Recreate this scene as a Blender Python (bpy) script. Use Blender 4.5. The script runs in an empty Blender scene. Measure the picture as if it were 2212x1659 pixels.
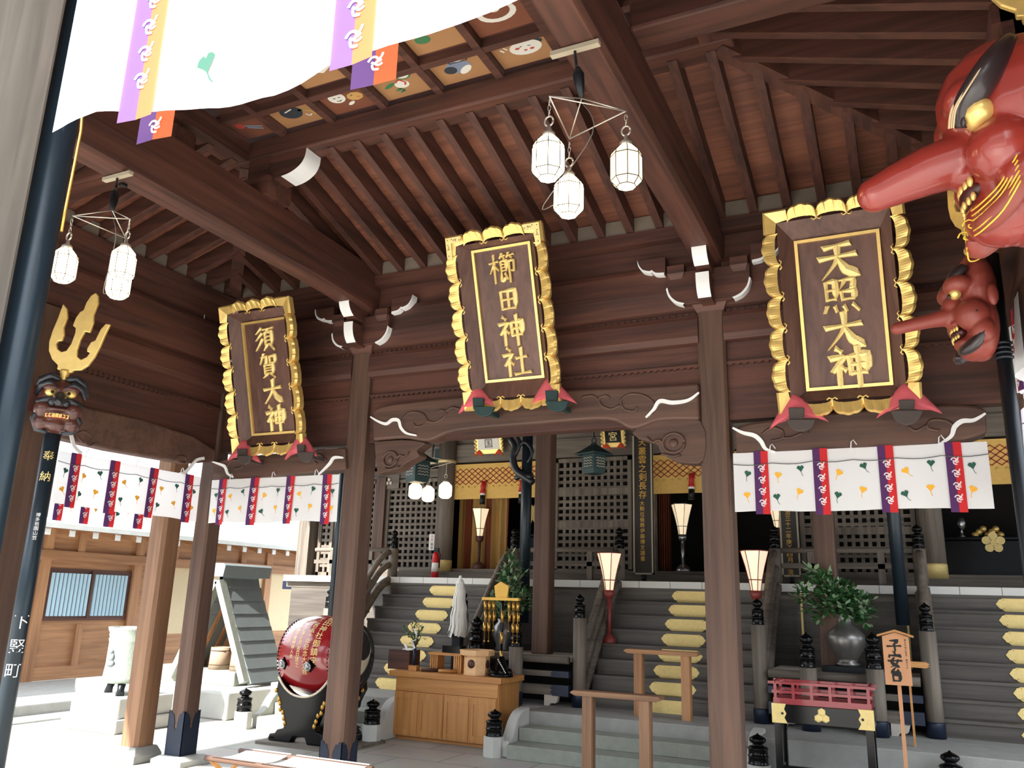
import bpy, math, random
from mathutils import Vector, Matrix
R=math.radians; PI=math.pi
random.seed(7)
SC=bpy.context.scene
COL=SC.collection
# ---------------------------------------------------------------- camera
IW,IH=2212,1659
FPX=1786.1; YAW,PITCH,ROLL=0.452358,0.254817,0.0294618
CAM=Vector((0,0,1.6))
_fw=Vector((-math.sin(YAW)*math.cos(PITCH),math.cos(YAW)*math.cos(PITCH),math.sin(PITCH)))
_r=Vector((math.cos(YAW),math.sin(YAW),0)); _u=_r.cross(_fw)
_rr=_r*math.cos(ROLL)+_u*math.sin(ROLL); _uu=_u*math.cos(ROLL)-_r*math.sin(ROLL)
cd=bpy.data.cameras.new('camera'); cam=bpy.data.objects.new('camera',cd); COL.objects.link(cam)
cam.matrix_world=Matrix(((_rr.x,_uu.x,-_fw.x,CAM.x),(_rr.y,_uu.y,-_fw.y,CAM.y),(_rr.z,_uu.z,-_fw.z,CAM.z),(0,0,0,1)))
cd.sensor_fit='HORIZONTAL'; cd.sensor_width=36; cd.lens=FPX*36/IW; cd.clip_start=.05; cd.clip_end=200
SC.camera=cam
# ---------------------------------------------------------------- world, sun, exposure
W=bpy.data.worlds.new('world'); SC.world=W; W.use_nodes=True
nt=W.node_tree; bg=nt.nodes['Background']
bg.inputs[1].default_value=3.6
# overcast-blue sky; the horizon behind the camera is darkened to dim reflections, brighter over the court ahead
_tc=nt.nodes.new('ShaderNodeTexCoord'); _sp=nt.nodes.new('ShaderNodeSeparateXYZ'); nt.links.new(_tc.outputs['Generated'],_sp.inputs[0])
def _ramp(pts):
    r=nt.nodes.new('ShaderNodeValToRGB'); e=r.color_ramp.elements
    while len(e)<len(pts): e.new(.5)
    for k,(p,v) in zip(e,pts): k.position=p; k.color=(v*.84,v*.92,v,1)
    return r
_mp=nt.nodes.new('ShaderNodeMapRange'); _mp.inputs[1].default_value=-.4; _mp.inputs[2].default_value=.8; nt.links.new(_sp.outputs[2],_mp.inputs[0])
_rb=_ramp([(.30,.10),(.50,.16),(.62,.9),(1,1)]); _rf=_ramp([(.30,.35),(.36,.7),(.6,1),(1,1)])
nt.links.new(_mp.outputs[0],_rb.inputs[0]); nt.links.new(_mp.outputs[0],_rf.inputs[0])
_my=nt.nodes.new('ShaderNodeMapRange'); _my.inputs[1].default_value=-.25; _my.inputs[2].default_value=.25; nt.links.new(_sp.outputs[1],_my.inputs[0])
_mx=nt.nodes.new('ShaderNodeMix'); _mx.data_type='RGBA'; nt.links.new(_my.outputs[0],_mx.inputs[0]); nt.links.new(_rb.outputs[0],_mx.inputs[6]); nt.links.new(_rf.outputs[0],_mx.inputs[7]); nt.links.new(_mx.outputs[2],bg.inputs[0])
sl=bpy.data.lights.new('sun','SUN'); sl.energy=11.5; sl.angle=R(.6); sl.color=(1,.95,.86)
sun=bpy.data.objects.new('sun',sl); COL.objects.link(sun)
_sd=Vector((.22,.74,-.64)).normalized()          # direction the sunlight travels
sun.rotation_euler=_sd.to_track_quat('-Z','Y').to_euler()
SC.view_settings.view_transform='Standard'; SC.view_settings.look='None'
SC.view_settings.exposure=0.62; SC.view_settings.gamma=1
try: SC.view_settings.use_curve_mapping=False
except Exception: pass
try:
    SC.cycles.use_denoising=True; SC.cycles.max_bounces=7; SC.cycles.diffuse_bounces=5; SC.cycles.glossy_bounces=3; SC.cycles.sample_clamp_indirect=8
except Exception: pass
# ---------------------------------------------------------------- pixel -> point on a world plane (each thing keeps its own depth)
def ray(x,y): return _rr*((x-IW/2)/FPX)-_uu*((y-IH/2)/FPX)+_fw
def PX(x,y,X): d=ray(x,y); return CAM+d*(X/d.x)
def PY(x,y,Y): d=ray(x,y); return CAM+d*(Y/d.y)
def PZ(x,y,Z): d=ray(x,y); return CAM+d*((Z-CAM.z)/d.z)
# ---------------------------------------------------------------- materials
MATS={}
def lin(c):
    return tuple((x/12.92 if x<=.04045 else ((x+.055)/1.055)**2.4) for x in [k/255 for k in c])
def mat(name,rgb,rough=.6,metal=0,emit=0,emitc=None,coat=0,trans=0,bump=0,bscale=40,var=0,vscale=6,spec=.5):
    m=bpy.data.materials.new(name); m.use_nodes=True; t=m.node_tree; b=t.nodes['Principled BSDF']
    c=lin(rgb)+(1,)
    b.inputs['Base Color'].default_value=c; b.inputs['Roughness'].default_value=rough; b.inputs['Metallic'].default_value=metal
    b.inputs['Specular IOR Level'].default_value=spec
    if coat: b.inputs['Coat Weight'].default_value=coat; b.inputs['Coat Roughness'].default_value=.08
    if emit: b.inputs['Emission Color'].default_value=(lin(emitc)+(1,)) if emitc else c; b.inputs['Emission Strength'].default_value=emit
    if var or bump:
        tc=t.nodes.new('ShaderNodeTexCoord'); n=t.nodes.new('ShaderNodeTexNoise'); n.inputs['Scale'].default_value=vscale; n.inputs['Detail'].default_value=6
        t.links.new(tc.outputs['Object'],n.inputs['Vector'])
        if var:
            r=t.nodes.new('ShaderNodeMix'); r.data_type='RGBA'
            r.inputs[6].default_value=tuple(x*(1-var) for x in c[:3])+(1,); r.inputs[7].default_value=tuple(min(1,x*(1+var)) for x in c[:3])+(1,)
            t.links.new(n.outputs['Fac'],r.inputs[0]); t.links.new(r.outputs[2],b.inputs['Base Color'])
        if bump:
            n2=t.nodes.new('ShaderNodeTexNoise'); n2.inputs['Scale'].default_value=bscale; n2.inputs['Detail'].default_value=4
            t.links.new(tc.outputs['Object'],n2.inputs['Vector'])
            bp=t.nodes.new('ShaderNodeBump'); bp.inputs['Strength'].default_value=bump; bp.inputs['Distance'].default_value=.01
            t.links.new(n2.outputs['Fac'],bp.inputs['Height']); t.links.new(bp.outputs['Normal'],b.inputs['Normal'])
    if trans:
        out=t.nodes['Material Output']; tr=t.nodes.new('ShaderNodeBsdfTranslucent'); tr.inputs[0].default_value=c
        mx=t.nodes.new('ShaderNodeMixShader'); mx.inputs[0].default_value=trans
        t.links.new(b.outputs[0],mx.inputs[1]); t.links.new(tr.outputs[0],mx.inputs[2]); t.links.new(mx.outputs[0],out.inputs[0])
    MATS[name]=m; return m
def wood(name,a,b_,axis='x',rough=.6,scale=1.0,coat=0):
    """grain stretched along one axis of the object"""
    m=bpy.data.materials.new(name); m.use_nodes=True; t=m.node_tree; b=t.nodes['Principled BSDF']
    tc=t.nodes.new('ShaderNodeTexCoord'); mp=t.nodes.new('ShaderNodeMapping')
    s=[22*scale]*3; s['xyz'.index(axis)]=1.1*scale; mp.inputs['Scale'].default_value=s
    t.links.new(tc.outputs['Object'],mp.inputs['Vector'])
    n=t.nodes.new('ShaderNodeTexNoise'); n.inputs['Scale'].default_value=1.0; n.inputs['Detail'].default_value=5; n.inputs['Distortion'].default_value=.8
    t.links.new(mp.outputs[0],n.inputs['Vector'])
    n3=t.nodes.new('ShaderNodeTexNoise'); n3.inputs['Scale'].default_value=1.6; n3.inputs['Detail'].default_value=2
    mp3=t.nodes.new('ShaderNodeMapping'); s3=[3.4]*3; s3['xyz'.index(axis)]=.25; mp3.inputs['Scale'].default_value=s3
    t.links.new(tc.outputs['Object'],mp3.inputs['Vector']); t.links.new(mp3.outputs[0],n3.inputs['Vector'])
    ad=t.nodes.new('ShaderNodeMath'); ad.operation='ADD'; t.links.new(n.outputs['Fac'],ad.inputs[0]); t.links.new(n3.outputs['Fac'],ad.inputs[1])
    cr=t.nodes.new('ShaderNodeMapRange'); cr.inputs[1].default_value=.72; cr.inputs[2].default_value=1.28
    t.links.new(ad.outputs[0],cr.inputs[0])
    mx=t.nodes.new('ShaderNodeMix'); mx.data_type='RGBA'; mx.inputs[6].default_value=lin(a)+(1,); mx.inputs[7].default_value=lin(b_)+(1,)
    t.links.new(cr.outputs[0],mx.inputs[0]); t.links.new(mx.outputs[2],b.inputs['Base Color'])
    bp=t.nodes.new('ShaderNodeBump'); bp.inputs['Strength'].default_value=.25; bp.inputs['Distance'].default_value=.004
    t.links.new(n.outputs['Fac'],bp.inputs['Height']); t.links.new(bp.outputs['Normal'],b.inputs['Normal'])
    b.inputs['Roughness'].default_value=rough
    if coat: b.inputs['Coat Weight'].default_value=coat
    MATS[name]=m; return m
M=MATS
for ax in 'xyz':
    wood('hall_'+ax,(54,31,25),(94,56,44),ax)            # reddish brown hall timber
    wood('post_'+ax,(70,49,40),(102,75,60),ax)           # lighter brown posts
    wood('grey_'+ax,(84,76,69),(128,118,107),ax,.7)       # weathered grey main hall timber
    wood('oak_'+ax,(176,118,62),(206,150,88),ax,.45)      # honey coloured table timber
    wood('shed_'+ax,(142,98,66),(188,138,96),ax)          # warm brown outbuilding
wood('rail_x',(112,80,58),(146,110,82),'x'); wood('rail_z',(112,80,58),(146,110,82),'z'); wood('tan_z',(112,80,56),(146,108,80),'z'); wood('roof_x',(88,50,38),(136,84,62),'x'); wood('hinoki',(214,168,118),(232,190,142),'x',.5); wood('near_post',(92,86,80),(126,118,110),'z',.8,.8)
wood('stair_x',(66,60,56),(98,92,86),'x',.5); wood('plaque_z',(76,50,43),(108,76,65),'z',.5); wood('carved_brown',(68,46,38),(96,68,56),'x')
mat('gold',(238,202,122),.30,.5,var=.15,vscale=20); mat('gold_leaf',(247,218,146),.40,.3,var=.12,vscale=30,bump=.5,bscale=120)
mat('gold_ink',(226,180,84),.45,.3); mat('brass',(205,160,80),.3,.8)
mat('lacquer',(9,9,11),.16,spec=.25); mat('lacquer_red',(150,22,30),.2,coat=.8); mat('red_paint',(140,58,52),.4)
mat('crimson',(150,32,44),.35,coat=.4); mat('urn',(146,156,146),.6,.1,var=.2,vscale=14,bump=.4,bscale=40); mat('bronze',(30,40,60),.4,.3,var=.3); mat('green_bronze',(44,66,66),.5,.4,var=.3,vscale=20)
mat('iron',(20,26,32),.4,.3,var=.3); mat('pole_blue',(30,44,54),.35,.2,var=.25); mat('steel',(170,170,172),.3,.9); mat('pewter',(130,128,126),.34,.7,var=.15)
mat('paint_white',(232,232,232),.6); mat('tile_white',(238,236,230),.5); mat('plaster',(216,196,160),.8,var=.06); mat('dirty_white',(196,188,178),.7,var=.15); mat('eave_board',(118,106,94),.8,var=.15)
mat('stone',(150,150,146),.8,var=.2,bump=.3,bscale=90,vscale=9); mat('stone_step',(142,146,136),.8,var=.22,bump=.35,bscale=70,vscale=12)
mat('stone_pale',(190,190,184),.8,var=.15,bump=.3,bscale=60); mat('slate',(112,120,122),.6,var=.15); mat('gravel',(170,170,168),.9,bump=.8,bscale=60)
mat('cloth',(246,246,248),.9,trans=.35); mat('purple',(84,42,96),.85,trans=.2); mat('purple_sunlit',(120,88,156),.85,trans=.5); mat('red_sunlit',(244,116,70),.85,trans=.5); mat('red_cloth',(204,40,44),.85,trans=.2)  # front ribbons: sheerer cloth, its colours lightened to carry overexposed sunlight
mat('leaf_y',(232,170,50),.9); mat('leaf_g',(38,84,70),.9); mat('cord',(90,90,90),.9)
mat('pink_cloth',(206,92,102),.85); mat('cap_iron',(72,62,58),.6,.2); mat('orange_cloth',(220,70,40),.85)
mat('lamp_glass',(255,236,200),.4,emit=9,emitc=(255,226,176)); mat('lamp_paper',(250,240,224),.6,emit=.45,emitc=(255,226,180)); mat('lamp_clear',(230,214,180),.35,emit=1.3,emitc=(255,226,176))
mat('black_line',(16,15,15),.5); mat('wire',(190,186,180),.4,.7)
mat('tengu_red',(138,46,38),.3,coat=.5,var=.12,vscale=5); mat('tengu_brown',(134,58,48),.45,var=.2,vscale=5); mat('oni_brown',(84,48,42),.35,coat=.3,var=.25); mat('hair_dark',(44,34,36),.35,coat=.3); mat('yellow_line',(226,186,60),.5); mat('cream_line',(206,180,140),.5); mat('mouth_dark',(60,14,14),.4)
mat('hair_blue',(34,38,46),.4,coat=.3)
mat('tin_blue',(176,206,222),.4,.2); mat('foliage',(46,92,44),.45,var=.35,vscale=8); mat('foliage_pale',(140,166,130),.6,var=.3); mat('twig',(80,64,44),.8)
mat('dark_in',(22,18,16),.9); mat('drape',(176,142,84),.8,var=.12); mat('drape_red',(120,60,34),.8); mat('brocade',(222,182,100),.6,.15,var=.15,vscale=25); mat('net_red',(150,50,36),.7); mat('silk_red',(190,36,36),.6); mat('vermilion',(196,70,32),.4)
mat('red_can',(196,26,34),.3); mat('paper',(240,238,232),.8,var=.04); mat('ink',(26,26,26),.7); mat('sign_black',(40,34,30),.5); mat('frame_pale',(170,160,140),.5)
mat('skin_drum',(226,214,190),.6); mat('bucket',(150,130,110),.8,var=.15); mat('ginger',(206,150,110),.8,var=.1)
mat('panel_tan',(160,116,76),.75,var=.08); mat('panel_brown',(116,66,44),.75,var=.1); mat('paint_green',(60,110,70),.8); mat('paint_red',(180,70,56),.8); mat('paint_dark',(44,48,56),.8); mat('paint_pale',(214,210,200),.8); mat('paint_ochre',(184,146,84),.8); mat('paint_blue',(120,130,150),.8)
mat('blue_shine',(150,176,206),.3)
# floor slabs: joints are procedural
def slab_mat():
    m=bpy.data.materials.new('slabs'); m.use_nodes=True; t=m.node_tree; b=t.nodes['Principled BSDF']
    tc=t.nodes.new('ShaderNodeTexCoord'); br=t.nodes.new('ShaderNodeTexBrick'); br.inputs['Scale'].default_value=1
    br.inputs['Color1'].default_value=lin((170,167,160))+(1,); br.inputs['Color2'].default_value=lin((182,178,170))+(1,); br.inputs['Mortar'].default_value=lin((96,96,94))+(1,)
    br.inputs['Mortar Size'].default_value=.006; br.inputs['Brick Width'].default_value=.9; br.inputs['Row Height'].default_value=.6
    t.links.new(tc.outputs['Object'],br.inputs['Vector']); n=t.nodes.new('ShaderNodeTexNoise'); n.inputs['Scale'].default_value=5; n.inputs['Detail'].default_value=6
    t.links.new(tc.outputs['Object'],n.inputs['Vector']); mx=t.nodes.new('ShaderNodeMix'); mx.data_type='RGBA'; mx.blend_type='MULTIPLY'; mx.inputs[0].default_value=.28
    t.links.new(br.outputs['Color'],mx.inputs[6]); t.links.new(n.outputs['Color'],mx.inputs[7]); t.links.new(mx.outputs[2],b.inputs['Base Color']); b.inputs['Roughness'].default_value=.55
    MATS['slabs']=m
slab_mat()
# ---------------------------------------------------------------- mesh builder
class MB:
    def __init__(s): s.v=[]; s.f=[]; s.m=[]; s.s=[]
    def add(s,vs,fs,m=0,sm=False):
        o=len(s.v); s.v+= [Vector(v) for v in vs]
        for f in fs: s.f.append([i+o for i in f]); s.m.append(m); s.s.append(sm)
        return s
    def box(s,x0,x1,y0,y1,z0,z1,m=0):
        return s.add([(x0,y0,z0),(x1,y0,z0),(x1,y1,z0),(x0,y1,z0),(x0,y0,z1),(x1,y0,z1),(x1,y1,z1),(x0,y1,z1)],
            [(0,3,2,1),(4,5,6,7),(0,1,5,4),(1,2,6,5),(2,3,7,6),(3,0,4,7)],m)
    def bar(s,p,q,w,h,up=(0,0,1),m=0):
        p=Vector(p);q=Vector(q);d=(q-p).normalized();up=Vector(up)
        sx=d.cross(up).normalized(); uz=sx.cross(d).normalized(); a=sx*w/2; b=uz*h/2
        vs=[p-a-b,p+a-b,p+a+b,p-a+b,q-a-b,q+a-b,q+a+b,q-a+b]
        return s.add(vs,[(0,1,2,3),(7,6,5,4),(0,4,5,1),(1,5,6,2),(2,6,7,3),(3,7,4,0)],m)
    def tube(s,pts,r,n=8,m=0,sm=True,flat=1.0):
        pts=[Vector(p) for p in pts]; k=len(pts); rs=r if isinstance(r,(list,tuple)) else [r]*k
        t=[(pts[min(i+1,k-1)]-pts[max(i-1,0)]).normalized() for i in range(k)]
        a=t[0].orthogonal().normalized() if abs(t[0].z)>.9 or True else None
        vs=[]
        for i in range(k):
            a=(a-t[i]*a.dot(t[i])).normalized(); b=t[i].cross(a)
            for j in range(n):
                an=2*PI*j/n; vs.append(pts[i]+a*math.cos(an)*rs[i]+b*math.sin(an)*rs[i]*flat)
        fs=[]
        for i in range(k-1):
            for j in range(n): fs.append((i*n+j,i*n+(j+1)%n,(i+1)*n+(j+1)%n,(i+1)*n+j))
        s.add(vs,fs,m,sm); o=len(s.v)-len(vs)
        s.f.append([o+j for j in range(n)][::-1]); s.m.append(m); s.s.append(False)
        s.f.append([o+(k-1)*n+j for j in range(n)]); s.m.append(m); s.s.append(False)
        return s
    def lathe(s,c,prof,n=20,m=0,sm=True,mx=None,rot=0):
        c=Vector(c); vs=[]; k=len(prof)
        for r,z in prof:
            for j in range(n):
                an=2*PI*j/n+rot; p=Vector((r*math.cos(an),r*math.sin(an),z)); vs.append(c+(mx@p if mx else p))
        fs=[]
        for i in range(k-1):
            for j in range(n): fs.append((i*n+j,i*n+(j+1)%n,(i+1)*n+(j+1)%n,(i+1)*n+j))
        o=len(s.v); s.add(vs,fs,m,sm)
        if prof[0][0]>1e-5: s.f.append([o+j for j in range(n)][::-1]); s.m.append(m); s.s.append(False)
        if prof[-1][0]>1e-5: s.f.append([o+(k-1)*n+j for j in range(n)]); s.m.append(m); s.s.append(False)
        return s
    def ball(s,c,r,n=14,m=0,sc=(1,1,1),mx=None):
        k=n//2; prof=[(math.sin(PI*i/k),-math.cos(PI*i/k)) for i in range(k+1)]
        c=Vector(c); vs=[];
        for a,z in prof:
            for j in range(n):
                an=2*PI*j/n; p=Vector((a*math.cos(an)*sc[0],a*math.sin(an)*sc[1],z*sc[2]))*r; vs.append(c+(mx@p if mx else p))
        fs=[(i*n+j,i*n+(j+1)%n,(i+1)*n+(j+1)%n,(i+1)*n+j) for i in range(k) for j in range(n)]
        return s.add(vs,fs,m,True)
    def prism(s,pts,t,m=0,n=None):
        """closed planar outline of 3D points given thickness t along n"""
        pts=[Vector(p) for p in pts]; k=len(pts)
        if n is None:
            n=Vector((0,0,0))
            for i in range(k): n+=pts[i].cross(pts[(i+1)%k])
            n.normalize()
        n=Vector(n); vs=pts+[p+n*t for p in pts]
        fs=[list(range(k))[::-1],list(range(k,2*k))]+[(i,(i+1)%k,k+(i+1)%k,k+i) for i in range(k)]
        return s.add(vs,fs,m)
    def mesh(s,name,mats,off=Vector((0,0,0))):
        me=bpy.data.meshes.new(name); me.from_pydata([tuple(v-off) for v in s.v],[],s.f)
        for k in (mats if isinstance(mats,(list,tuple)) else [mats]): me.materials.append(M[k] if isinstance(k,str) else k)
        me.polygons.foreach_set('material_index',s.m); me.polygons.foreach_set('use_smooth',s.s); me.update(); return me
def origin_of(o):
    p=Vector((0,0,0))
    while o: p+=o.location; o=o.parent
    return p
def build(mb,name,mats,parent=None,loc=None,local=False,bev=0,kind=None):
    """link the collected shapes as ONE object; world coordinates unless local"""
    if parent is not None: off=Vector((0,0,0)) if local else origin_of(parent); L=Vector((0,0,0))
    else:
        if loc is None:
            lo=Vector([min(v[i] for v in mb.v) for i in range(3)]); hi=Vector([max(v[i] for v in mb.v) for i in range(3)])
            L=Vector(((lo.x+hi.x)/2,(lo.y+hi.y)/2,lo.z))
        else: L=Vector(loc)
        off=Vector((0,0,0)) if local else L
    o=bpy.data.objects.new(name,mb.mesh(name,mats,off)); o.location=L; COL.objects.link(o)
    if parent is not None: o.parent=parent
    if bev:
        b=o.modifiers.new('bevel','BEVEL'); b.width=bev; b.segments=2; b.limit_method='ANGLE'; b.angle_limit=R(40)
    if kind: o['kind']=kind
    return o
def tag(o,label,cat,group=None):
    o['label']=label; o['category']=cat
    if group: o['group']=group
    return o
def thing(name,label,cat,loc=(0,0,0),group=None,rotz=0):
    o=bpy.data.objects.new(name,None); o.empty_display_size=.1; COL.objects.link(o); o.location=loc; o.rotation_euler=(0,0,rotz)
    return tag(o,label,cat,group)
def kids(o): return [c for c in bpy.data.objects if c.parent==o]
def copy_tree(o,parent=None):
    c=o.copy(); COL.objects.link(c)
    if parent is not None: c.parent=parent
    for ch in kids(o): copy_tree(ch,c)
    return c
def dup(o,loc,label,group=None,rotz=None):
    c=copy_tree(o); c.location=loc; c['label']=label
    if group: c['group']=group
    if rotz is not None: c.rotation_euler=(0,0,rotz)
    return c
class Frame:
    """flat frame: origin, right, up -> points"""
    def __init__(s,o,u,v): s.o=Vector(o); s.u=Vector(u); s.v=Vector(v); s.n=s.u.cross(s.v).normalized()
    def __call__(s,a,b,c=0): return s.o+s.u*a+s.v*b+s.n*c
def mat_line(mb,F,pts,w,d,m=0,z=0):
    """flat ribbon following 2D points in frame F, width w, thickness d"""
    P=[Vector(p[:2]) for p in pts]; k=len(P); L=[];Rr=[]
    for i in range(k):
        t=(P[min(i+1,k-1)]-P[max(i-1,0)]); t=t.normalized() if t.length>1e-9 else Vector((1,0)); nn=Vector((-t.y,t.x))
        wi=(pts[i][2] if len(pts[i])>2 else w)/2
        L.append(P[i]+nn*wi); Rr.append(P[i]-nn*wi)
    vs=[];
    for i in range(k):
        vs+= [F(L[i].x,L[i].y,z),F(L[i].x,L[i].y,z+d),F(Rr[i].x,Rr[i].y,z+d),F(Rr[i].x,Rr[i].y,z)]
    fs=[]
    for i in range(k-1):
        a=i*4;b=a+4
        fs+= [(a+1,a+2,b+2,b+1),(a,a+1,b+1,b),(a+2,a+3,b+3,b+2)]
    fs+=[(0,3,2,1),(4*k-4,4*k-3,4*k-2,4*k-1)]
    mb.add(vs,fs,m)
def smooth2(pts,n=6):
    """catmull-rom through 2D/3D points (tuples)"""
    out=[]; k=len(pts)
    for i in range(k-1):
        p0=pts[max(i-1,0)];p1=pts[i];p2=pts[i+1];p3=pts[min(i+2,k-1)]
        for j in range(n):
            t=j/n; out.append(tuple(.5*((2*b)+(-a+c)*t+(2*a-5*b+4*c-d)*t*t+(-a+3*b-3*c+d)*t**3) for a,b,c,d in zip(p0,p1,p2,p3)))
    out.append(tuple(pts[-1])); return out
# ---------------------------------------------------------------- brush lettering: each stroke is (x,y) list on a 100 grid with a width profile
LEFT_SHI=[[(22,4),(33,13)],[(8,27),(40,23),(10,60)],[(25,42),(25,96)],[(30,48),(41,57)]]
BRUSH={
'天':[[(22,18),(78,12)],[(10,43),(90,38)],[(50,16),(46,52),(12,93)],[(50,46),(66,73),(96,90)]],
'大':[[(10,39),(90,33)],[(52,5),(48,46),(10,93)],[(52,40),(68,70),(96,90)]],
'田':[[(20,18),(22,86)],[(20,18),(80,15),(78,88)],[(22,50),(78,48)],[(50,18),(50,83)],[(22,84),(78,83)]],
'神':LEFT_SHI+[[(50,24),(52,67)],[(50,24),(88,21),(86,66)],[(52,44),(86,42)],[(52,65),(86,63)],[(69,2),(70,99)]],
'社':LEFT_SHI+[[(52,38),(88,34)],[(70,8),(70,87)],[(44,89),(99,85)]],
'照':[[(15,12),(16,60)],[(15,12),(38,10),(38,60)],[(16,34),(38,33)],[(16,58),(38,57)],[(48,10),(84,8),(80,32),(72,30)],[(62,10),(47,37)],[(52,40),(54,63)],[(52,40),(84,38),(82,63)],[(54,60),(82,59)],[(14,76),(8,92)],[(34,78),(38,92)],[(56,78),(62,92)],[(78,75),(92,92)]],
'櫛':[[(4,30),(36,26)],[(20,5),(20,96)],[(20,34),(4,64)],[(22,40),(35,55)],[(50,3),(42,18)],[(46,12),(62,9)],[(54,13),(58,21)],[(74,3),(67,18)],[(70,12),(93,9)],[(80,14),(85,21)],[(45,28),(46,62)],[(45,28),(64,26),(64,59)],[(46,38),(64,37)],[(46,48),(64,47)],[(46,58),(64,57)],[(46,60),(46,89),(60,80)],[(58,68),(67,87)],[(72,30),(92,28),(90,62),(82,60)],[(74,30),(75,98)]],
'須':[[(36,8),(10,30)],[(38,28),(8,55)],[(40,50),(6,93)],[(46,14),(95,10)],[(68,14),(62,25)],[(54,26),(55,73)],[(54,26),(86,24),(86,73)],[(55,42),(86,41)],[(55,57),(86,56)],[(55,71),(86,70)],[(62,74),(46,96)],[(78,74),(95,94)]],
'賀':[[(14,16),(42,14),(38,43),(30,40)],[(28,3),(9,45)],[(58,14),(60,41)],[(58,14),(86,12),(84,41)],[(60,39),(84,38)],[(30,48),(31,83)],[(30,48),(72,46),(72,83)],[(31,60),(72,59)],[(31,70),(72,69)],[(31,81),(72,80)],[(42,84),(21,99)],[(60,84),(81,99)]],
'子':[[(25,15),(75,12),(52,35)],[(52,35),(56,78),(46,90),(34,82)],[(8,52),(93,46)]],
'安':[[(50,3),(54,14)],[(18,18),(14,34)],[(18,20),(85,18),(77,31)],[(46,32),(30,66),(77,95)],[(68,48),(55,76),(18,97)],[(8,55),(93,51)]],
'台':[[(48,6),(27,39),(73,35)],[(62,22),(79,43)],[(30,55),(32,94)],[(30,55),(74,53),(72,94)],[(32,91),(72,90)]],
}
def brush(mb,ch,F,cx,cy,sz,wt=9,d=.02,m=0,sx=1.0,z0=0):
    """chiselled brush strokes: ridge in the middle, tapering ends"""
    sc=sz/100; rz=random.Random(ord(ch))
    for si,st in enumerate(BRUSH[ch]):
        p=smooth2(st,7) if len(st)>2 and st[1][0]<st[0][0]+1 else None
        pts=p or [tuple(a+(b-a)*t/6 for a,b in zip(st[i],st[i+1])) for i in range(len(st)-1) for t in range(6)]+[st[-1]]
        k=len(pts); dx=st[-1][0]-st[0][0]; dy=st[-1][1]-st[0][1]
        vs=[]
        for i,(x,y) in enumerate(pts):
            t=i/(k-1)
            if dy>abs(dx)*.45 and dx<-8: w=1.15-.95*t            # sweeping left, thins out
            elif dx>10 and dy>10 and len(st)>2: w=.5+1.1*math.sin(min(1,t*1.15)*PI*.62) if t<.9 else .9-6*(t-.9)   # sweeping right, swells
            elif abs(dx)>abs(dy): w=.95-.35*math.sin(t*PI)        # horizontal: heavy ends
            else: w=1.1-.25*math.sin(t*PI)-.25*max(0,t-.7)/.3
            w*=wt/2; w=max(w,.7)
            q0=Vector(pts[max(i-1,0)]);q1=Vector(pts[min(i+1,k-1)]); tt=(q1-q0).normalized(); nn=Vector((-tt.y,tt.x))
            a=Vector((x,y))+nn*w; b=Vector((x,y))-nn*w
            if i==0: a-=tt*w*.3; b-=tt*w*.9
            if i==k-1: a+=tt*w*.5; b+=tt*w*.1
            e=z0+si*.0006
            for q,h in ((a,0),(a*.85+Vector((x,y))*.15,d*.6),(Vector((x,y)),d),(b*.85+Vector((x,y))*.15,d*.6),(b,0)):
                vs.append(F(cx+(q.x-50)*sc*sx,cy-(q.y-50)*sc,h+e))
        fs=[(i*5+j,i*5+j+1,i*5+6+j,i*5+5+j) for i in range(k-1) for j in range(4)]+[(0,1,2,3,4),tuple(5*k-5+j for j in (4,3,2,1,0))]
        fs=[f[::-1] for f in fs]
        mb.add(vs,fs,m)
_tc={}
def glyph(ch):
    if ch in _tc: return _tc[ch]
    cu=bpy.data.curves.new('glyph','FONT'); cu.body=ch; cu.size=1; cu.resolution_u=3
    o=bpy.data.objects.new('glyph',cu); COL.objects.link(o); dg=bpy.context.evaluated_depsgraph_get(); dg.update()
    me=bpy.data.meshes.new_from_object(o.evaluated_get(dg)); vs=[v.co.copy() for v in me.vertices]; fs=[tuple(p.vertices) for p in me.polygons]
    bpy.data.objects.remove(o); bpy.data.meshes.remove(me); bpy.data.curves.remove(cu)
    if vs:
        cx=(min(v.x for v in vs)+max(v.x for v in vs))/2; cy=(min(v.y for v in vs)+max(v.y for v in vs))/2
        h=max(max(v.y for v in vs)-min(v.y for v in vs),max(v.x for v in vs)-min(v.x for v in vs),.3)
        vs=[((v.x-cx)/h,(v.y-cy)/h) for v in vs]
    _tc[ch]=(vs,fs); return _tc[ch]
def letter(mb,ch,F,cx,cy,sz,d=.002,m=0,mapf=None):
    vs,fs=glyph(ch)
    P=[(mapf or F)(cx+x*sz,cy+y*sz,d) for x,y in vs]
    mb.add(P,fs,m)
def column_text(mb,txt,F,cx,top,sz,pitch=None,d=.002,m=0,mapf=None):
    y=top
    for ch in txt:
        if ch!=' ': letter(mb,ch,F,cx,y-sz/2,sz,d,m,mapf)
        y-= (pitch or sz*1.12)
# ================================================================ the worship hall: floor, posts, walls, roof
XL,XR,YB,YF=-6.5,.74,6.36,1.5
XC1,XC2=-4.66,-1.31
m=MB(); m.box(-30,20,-14,34,-.2,0); build(m,'floor','slabs',loc=(0,0,0),kind='structure')
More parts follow.
